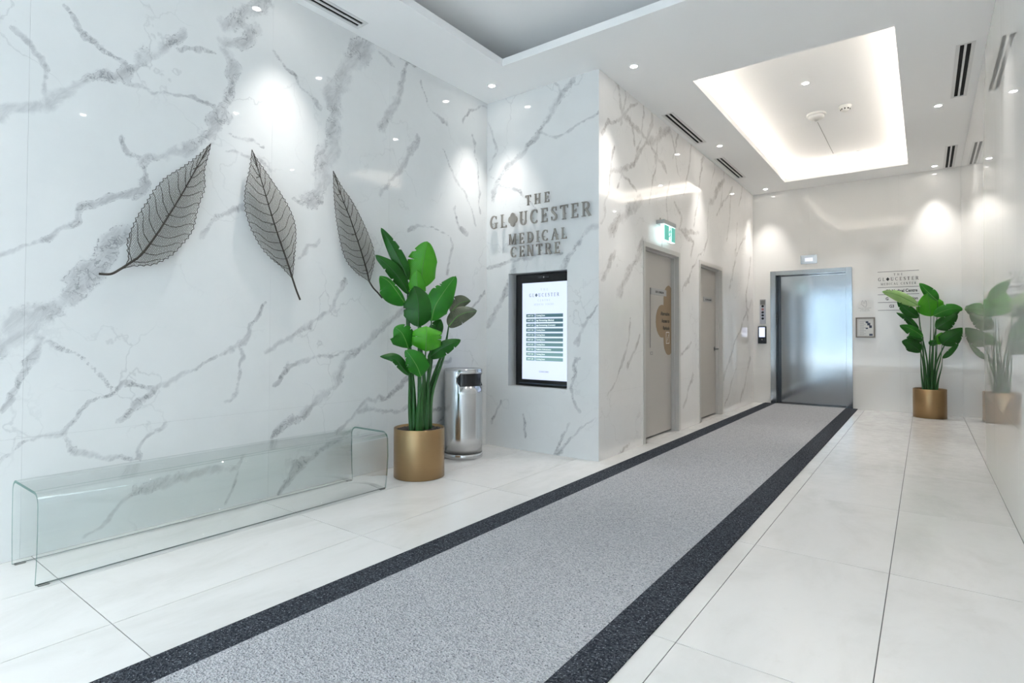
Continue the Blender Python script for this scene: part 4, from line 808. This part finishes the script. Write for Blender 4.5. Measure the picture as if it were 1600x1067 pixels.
for x in (bxf-.016, bxb+.018):
    for k in range(2):
        y = by0+.03+k*(by1-by0-.06); bm = bmesh.new(); bx(bm, x-.011, x+.011, y-.022, y+.022, 0, .0058, .002); from_bm('foot', bm, FOOT, t)

# ================================================================== WASTE BIN
bcx, bcy, br, bh_ = -3.508, 3.985, .180, .828
t = thing('waste_bin', (bcx, bcy, 0), 'tall cylindrical stainless steel waste bin with black side opening, in the corner behind the plant', 'bin')
oa, ob_ = math.radians(-69), math.radians(62); oz0, oz1 = .672, .788        # opening faces the room
N = 120; bm = bmesh.new(); zs = [.045, .2, .4, .6]+[oz0+(oz1-oz0)*k/10 for k in range(11)]+[.80, bh_-.004]
def ocut(a, z):
    am, aw = (oa+ob_)/2, (ob_-oa)/2; zm, zh = (oz0+oz1)/2, (oz1-oz0)/2
    s = abs(a-am)*br; half = aw*br; rr = zh
    if abs(z-zm) > zh: return False
    if s < half-rr: return True
    return (s-(half-rr))**2+(z-zm)**2 < rr*rr
grid = [[bm.verts.new((bcx+br*math.cos(2*PI*i/N-PI), bcy+br*math.sin(2*PI*i/N-PI), z)) for i in range(N)] for z in zs]
for j in range(len(zs)-1):
    for i in range(N):
        if ocut(2*PI*(i+.5)/N-PI, (zs[j]+zs[j+1])/2): continue
        f_ = bm.faces.new((grid[j][i], grid[j][(i+1) % N], grid[j+1][(i+1) % N], grid[j+1][i])); f_.smooth = True
bod = from_bm('body', bm, CHROME, t); md = bod.modifiers.new('thickness', 'SOLIDIFY'); md.thickness = .0015; md.offset = -1
bm = bmesh.new(); lathe(bm, [(br-.012, oz0-.03), (br-.012, oz1+.03)], 80, (bcx, bcy)); from_bm('black_liner', bm, BLACK, t, True)
bm = bmesh.new(); lathe(bm, [(0, bh_-.003), (br-.012, bh_-.003), (br-.004, bh_+.001), (br+.001, bh_), (br+.001, bh_-.010)], 80, (bcx, bcy)); from_bm('lid', bm, CHROME, t, True)
bm = bmesh.new(); lathe(bm, [(0, 0), (br-.002, 0), (br+.004, .004), (br+.004, .040), (br, .045)], 80, (bcx, bcy)); from_bm('base_ring', bm, CHROME, t, True)
bm = bmesh.new(); lathe(bm, [(br-.001, .047), (br+.0012, .047), (br+.0012, .052), (br-.001, .052)], 80, (bcx, bcy)); from_bm('seam_ring', bm, mat('dark_seam', (.1, .1, .1), .4, .5), t, True)

# ================================================================== SKELETON LEAF SCULPTURES
from mathutils import kdtree
def resample(P, n):
    P = [Vector((0, p[0], p[1])) for p in P]; C = catmull(P, 6); L = [0]
    for a, b in zip(C, C[1:]): L.append(L[-1]+(b-a).length)
    out = []; j = 0
    for k in range(n+1):
        s = L[-1]*k/n
        while j < len(L)-2 and L[j+1] < s: j += 1
        q = (s-L[j])/max(L[j+1]-L[j], 1e-9); out.append(C[j].lerp(C[j+1], q))
    return out
def inpoly(y, z, poly):
    c = False
    for (a, b), (d, e_) in zip(poly, poly[1:]+poly[:1]):
        if (b > z) != (e_ > z) and y < (d-a)*(z-b)/(e_-b)+a: c = not c
    return c
def sculpture(D, lab, seed):
    rs = random.Random(seed); XP = XL+.045
    mid = resample(D['mid'], 60); le = resample(D['left'], 90); ri = resample(D['right'], 90)
    bl = sum((Vector((0, *D['mid'][-1])), ), Vector())
    t = thing('leaf_sculpture', (XP, D['mid'][-1][0], D['mid'][-1][1]), lab, 'wall art', 'metal skeleton leaves on the marble wall')
    dome = lambda v, k=0: Vector((XP+k, v.y, v.z))
    def side(k, e_):   # bulge: the blade cups away from the wall between midrib and edge
        return k
    st = [Vector((0, *p)) for p in D['stem']]; full = mid+catmull(st, 8)[1:]
    n = len(full); bm = bmesh.new(); tube(bm, [dome(v, .004) for v in full], [.0020+.0045*min(1, k/n*1.35) for k in range(n)], 8); tag(from_bm('midrib', bm, BRONZE, t, True), 'thick bronze midrib and stem')
    # serrated rim
    def serr(E, s):
        out = []
        for k, v in enumerate(E):
            c = mid[min(60, int(k/90*60))]; d = (v-c); d = d.normalized() if d.length > 1e-4 else Vector()
            out.append(v+d*(.007 if k % 3 == 0 else -.002)*min(1, k/8, (90-k)/8)*rs.uniform(.5, 1.3))
        return out
    le2, ri2 = serr(le, 1), serr(ri, -1)
    for E in (le2, ri2): bm = bmesh.new(); tube(bm, [dome(v, .002) for v in E], .0022, 6); from_bm('rim_wire', bm, BRONZE, t)
    # secondary veins: start on the midrib, sweep to an edge point nearer the tip
    segs = []
    for E in (le, ri):
        bm = bmesh.new()
        for k in range(1, 13):
            a = mid[min(59, int(4+k*4.35))]; ei = int((4+k*4.35)/60*90-9-k*.35); b = E[max(2, min(88, ei))]
            ax = (mid[0]-mid[-1]).normalized(); c1 = a.lerp(b, .45)-ax*.10*(b-a).length+ax*(b-a).length*.0; c2 = a.lerp(b, .8)+ax*.02*(b-a).length
            P = catmull([a, c1+Vector((0, rs.uniform(-.006, .006), rs.uniform(-.006, .006))), c2, b], 8)
            P = [p+Vector((0, rs.uniform(-.0015, .0015), rs.uniform(-.0015, .0015))) for p in P]
            tube(bm, [dome(v, .003) for v in P], [.0024-.0012*i/len(P) for i in range(len(P))], 5)
        from_bm('side_veins', bm, BRONZE, t)
    # fine net: jittered honeycomb clipped to the outline
    poly = [(v.y, v.z) for v in le]+[(v.y, v.z) for v in reversed(ri)]
    ys = [p[0] for p in poly]; zs_ = [p[1] for p in poly]; s = .0058; bm = bmesh.new(); nodes = {}
    def node(i, j, k):
        key = (i, j, k)
        if key not in nodes:
            yy = min(ys)+s*math.sqrt(3)*(i+.5*(j % 2)); zz = min(zs_)+s*1.5*j+(s*.5 if k else -s*.5)
            yy += rs.uniform(-.4, .4)*s; zz += rs.uniform(-.4, .4)*s; nodes[key] = ((yy, zz), inpoly(yy, zz, poly))
        return nodes[key]
    I = int((max(ys)-min(ys))/(s*math.sqrt(3)))+2; J = int((max(zs_)-min(zs_))/(s*1.5))+2
    def rib(p, q):
        if not (p[1] and q[1]): return
        (a, b), (c, d) = p[0], q[0]; L = math.hypot(c-a, d-b)
        if L < 1e-5: return
        ny, nz = -(d-b)/L*.0008, (c-a)/L*.0008
        vs = [bm.verts.new((x, y, z)) for x in (XP-.001, XP+.001) for (y, z) in ((a+ny, b+nz), (c+ny, d+nz), (c-ny, d-nz), (a-ny, b-nz))]
        bm.faces.new(vs[:4][::-1]); bm.faces.new(vs[4:]); bm.faces.new((vs[0], vs[1], vs[5], vs[4])); bm.faces.new((vs[3], vs[7], vs[6], vs[2]))
    for j in range(J):
        for i in range(-1, I):
            a0 = node(i, j, 0); a1 = node(i, j, 1); rib(a0, a1)
            odd = j % 2
            rib(a1, node(i+(0 if not odd else 1), j+1, 0)); rib(a1, node(i-1+(0 if not odd else 1), j+1, 0))
    tag(from_bm('vein_mesh', bm, NET_M, t), kind='stuff')
    bm = bmesh.new()
    for k in (12, 34, 54): tube(bm, [(XL+.0003, mid[k].y, mid[k].z), (XP, mid[k].y, mid[k].z)], .003, 8)
    from_bm('wall_pins', bm, BRONZE, t)
sculpture(SCULPT[0], 'largest metal skeleton leaf, leaning right with its curled stem to the lower left', 1)
sculpture(SCULPT[1], 'middle metal skeleton leaf, pale and hanging with a straight stem pointing down right', 2)
sculpture(SCULPT[2], 'narrow right-hand metal skeleton leaf with its stem ending behind the potted plant', 3)

# ================================================================== POTTED PLANTS
def leafmat(name, a, b, tr, rough=.35):
    m = mat(name, a, rough); t = NT(m)
    uv = t.new('ShaderNodeUVMap').outputs[0]; mp = t.new('ShaderNodeMapping'); mp.inputs['Rotation'].default_value = (0, 0, .0); t.l(uv, mp.inputs[0])
    wv = t.new('ShaderNodeTexWave'); wv.inputs['Scale'].default_value = 9; wv.inputs['Distortion'].default_value = .8; wv.bands_direction = 'Y'; t.l(mp.outputs[0], wv.inputs['Vector'])
    n = t.noise(t.obj(), 9, 4); k = t.math('ADD', t.math('MULTIPLY', wv.outputs['Fac'], .35), t.math('MULTIPLY', n, .8))
    c = t.mix(t.remap(k, .3, .85), a, b); t.l(c, t.b.inputs['Base Color']); t.bump(wv.outputs['Fac'], .15, .003)
    tb = t.new('ShaderNodeBsdfTranslucent'); t.l(t.mix(.5, c, tr), tb.inputs[0]); mx = t.new('ShaderNodeMixShader'); mx.inputs[0].default_value = .32
    t.l(t.b.outputs[0], mx.inputs[1]); t.l(tb.outputs[0], mx.inputs[2]); t.l(mx.outputs[0], t.n['Material Output'].inputs[0]); return m
LM = [leafmat('leaf_dark_green', (.008, .085, .006), (.018, .17, .010), (.02, .25, .01)), leafmat('leaf_mid_green', (.014, .16, .010), (.035, .30, .015), (.04, .40, .02)),
      leafmat('leaf_pale_green', (.30, .52, .16), (.50, .68, .34), (.4, .7, .2)), leafmat('leaf_bright_green', (.05, .34, .012), (.13, .52, .03), (.15, .70, .03)),  # bright green partly stands in for light passing through the blade
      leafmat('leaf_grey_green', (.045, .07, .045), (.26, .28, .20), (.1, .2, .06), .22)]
STEM_M = mat('stem_green', (.022, .11, .018), .4); RIB_M = mat('midrib_green', (.11, .36, .05), .4); SOIL = mat('black_pebbles', (.022, .018, .016), .55)
CN = ['dark green leaf', 'mid green leaf', 'pale yellow-green leaf', 'bright green leaf', 'grey-green leaf seen from below']
def plant(cx_, cy_, rp, hp, leaves, lab, seed, WS=1.0, ST_=1.0):
    rs = random.Random(seed); c = Vector((cx_, cy_, 0)); hd = c.normalized(); lat = Vector((hd.y, -hd.x, 0))
    def W(p): 
        v = c+lat*p[0]+Vector((0, 0, p[1]))-hd*p[2]
        if v.x > XR-.012: v.x = XR-.012-(v.x-XR)*.0
        if v.y > YE-.012: v.y = YE-.012
        if v.x < XL+.02: v.x = XL+.02
        return v
    t = thing('potted_plant', (cx_, cy_, 0), lab, 'plant')
    bm = bmesh.new(); lathe(bm, [(0, 0), (rp-.006, 0), (rp, .004), (rp, hp-.003), (rp-.002, hp), (rp-.008, hp), (rp-.010, hp-.003), (rp-.010, hp-.06), (0, hp-.06)], 96, (cx_, cy_))
    pot = from_bm('pot', bm, BRASS, t, False)
    for p in pot.data.polygons: p.use_smooth = abs(p.normal.z) < .5
    bm = bmesh.new(); lathe(bm, [(rp-.0105, hp-.03), (0, hp-.028)], 48, (cx_, cy_))
    for k in range(420):
        a = rs.uniform(0, 2*PI); q = math.sqrt(rs.random())*(rp-.022); s = rs.uniform(.006, .014)
        r_ = bmesh.ops.create_icosphere(bm, subdivisions=1, radius=s, matrix=Matrix.Translation((cx_+q*math.cos(a), cy_+q*math.sin(a), hp-.028+s*.4)) @ Matrix.Diagonal((rs.uniform(.8, 1.3), rs.uniform(.8, 1.3), .7, 1)))
    tag(from_bm('pebbles', bm, SOIL, t), kind='stuff')
    for li, D in enumerate(leaves):
        mid = catmull([Vector(p) for p in D['m']], 42//max(1, (len(D['m'])-1))+1); n = len(mid); ph = rs.uniform(0, 6); sh = D['sh']
        notch = {}
        for _ in range(3 if sh > 1 else 2): notch[(rs.choice((-1, 1)), rs.randint(int(n*.35), int(n*.85)))] = rs.uniform(.55, .8)
        bm = bmesh.new(); uvl = bm.loops.layers.uv.new('UVMap'); K_ = 6; rows_ = []
        for i, p in enumerate(mid):
            q = i/(n-1); tg = (mid[min(i+1, n-1)]-mid[max(i-1, 0)]).normalized()
            if sh == 1: prof_ = (math.sin(PI*min(1, q**.85))**.62)
            elif sh == 2: prof_ = min(1, (q/.22)**.55)*min(1, ((1-q)/.42)**.55) if q < 1 else 0
            else: prof_ = min(1, (q/.14)**.5)*min(1, ((1-q)/.14)**.5) if q < 1 else 0
            prof_ = max(prof_, .01); nrm = Vector((math.sin(D['t']), 0, math.cos(D['t']))); sd = tg.cross(nrm); sd.normalize(); back = sd.cross(tg).normalized()
            if back.z < 0: back = -back
            row = []
            for k in range(-K_, K_+1):
                e_ = k/K_; wd = (D['wl'] if k < 0 else D['wr'])*prof_*WS
                nt = notch.get((1 if k > 0 else -1, i))
                if nt and abs(e_) > .3: wd *= nt
                wob = math.sin(q*11+ph+(2 if k > 0 else 0))*.010*abs(e_)**2
                v = p+sd*(wd*e_)-back*(abs(e_)**1.4*wd*D['fold']*1.25)+back*wob
                row.append(bm.verts.new(W(v)))
            rows_.append(row)
        for i in range(n-1):
            for k in range(2*K_):
                try: f_ = bm.faces.new((rows_[i][k], rows_[i][k+1], rows_[i+1][k+1], rows_[i+1][k]))
                except ValueError: continue
                f_.smooth = True
                for lp, (a, b) in zip(f_.loops, ((i, k), (i, k+1), (i+1, k+1), (i+1, k))): lp[uvl].uv = (b/(2*K_), a/(n-1)-abs(b/K_-1)*.25)
        lf = from_bm('leaf', bm, LM[D['col']], t); lf['label'] = CN[D['col']]
        md = lf.modifiers.new('thickness', 'SOLIDIFY'); md.thickness = .0012
        bm = bmesh.new(); tube(bm, [W(p) for p in mid], [.0042*(1-.8*i/n) for i in range(n)], 6); from_bm('midrib', bm, RIB_M if D['col'] != 0 else STEM_M, lf, True)
        # stem from the pot to the blade
        ra, rd = D['root']; rr_ = math.hypot(ra, rd)
        if rr_ > rp-.06: ra *= (rp-.06)/rr_; rd *= (rp-.06)/rr_
        b = Vector(D['m'][0]); tg = (mid[1]-mid[0]).normalized(); zb = hp-.032
        L = b.y-zb; p0 = Vector((ra, zb, rd)); p1 = p0+Vector((ra*.25, L*.35, rd*.15)); p2 = p0.lerp(b, .72)+Vector((ra*.1, 0, 0))
        S_ = catmull([p0, p1, p2, b], 8); m_ = len(S_); thick = 1.25 if rp > .2 else 1.0
        bm = bmesh.new(); tube(bm, [W(p) for p in S_], [max(.0045, (.0185-.0150*min(1, (k/m_)*1.15)))*ST_ for k in range(m_)], 8); from_bm('stem', bm, STEM_M, t, True)
    return t
plant(-3.312, 3.223, .205, .395, PLANT1, 'tall broad-leaved plant in a brushed brass pot, between the glass bench and the steel bin', 11, 1.12, 1.25)
plant(.049, 9.935, .196, .405, PLANT2, 'broad-leaved plant in a brass pot against the far wall, right of the elevator', 12, .95, .8)
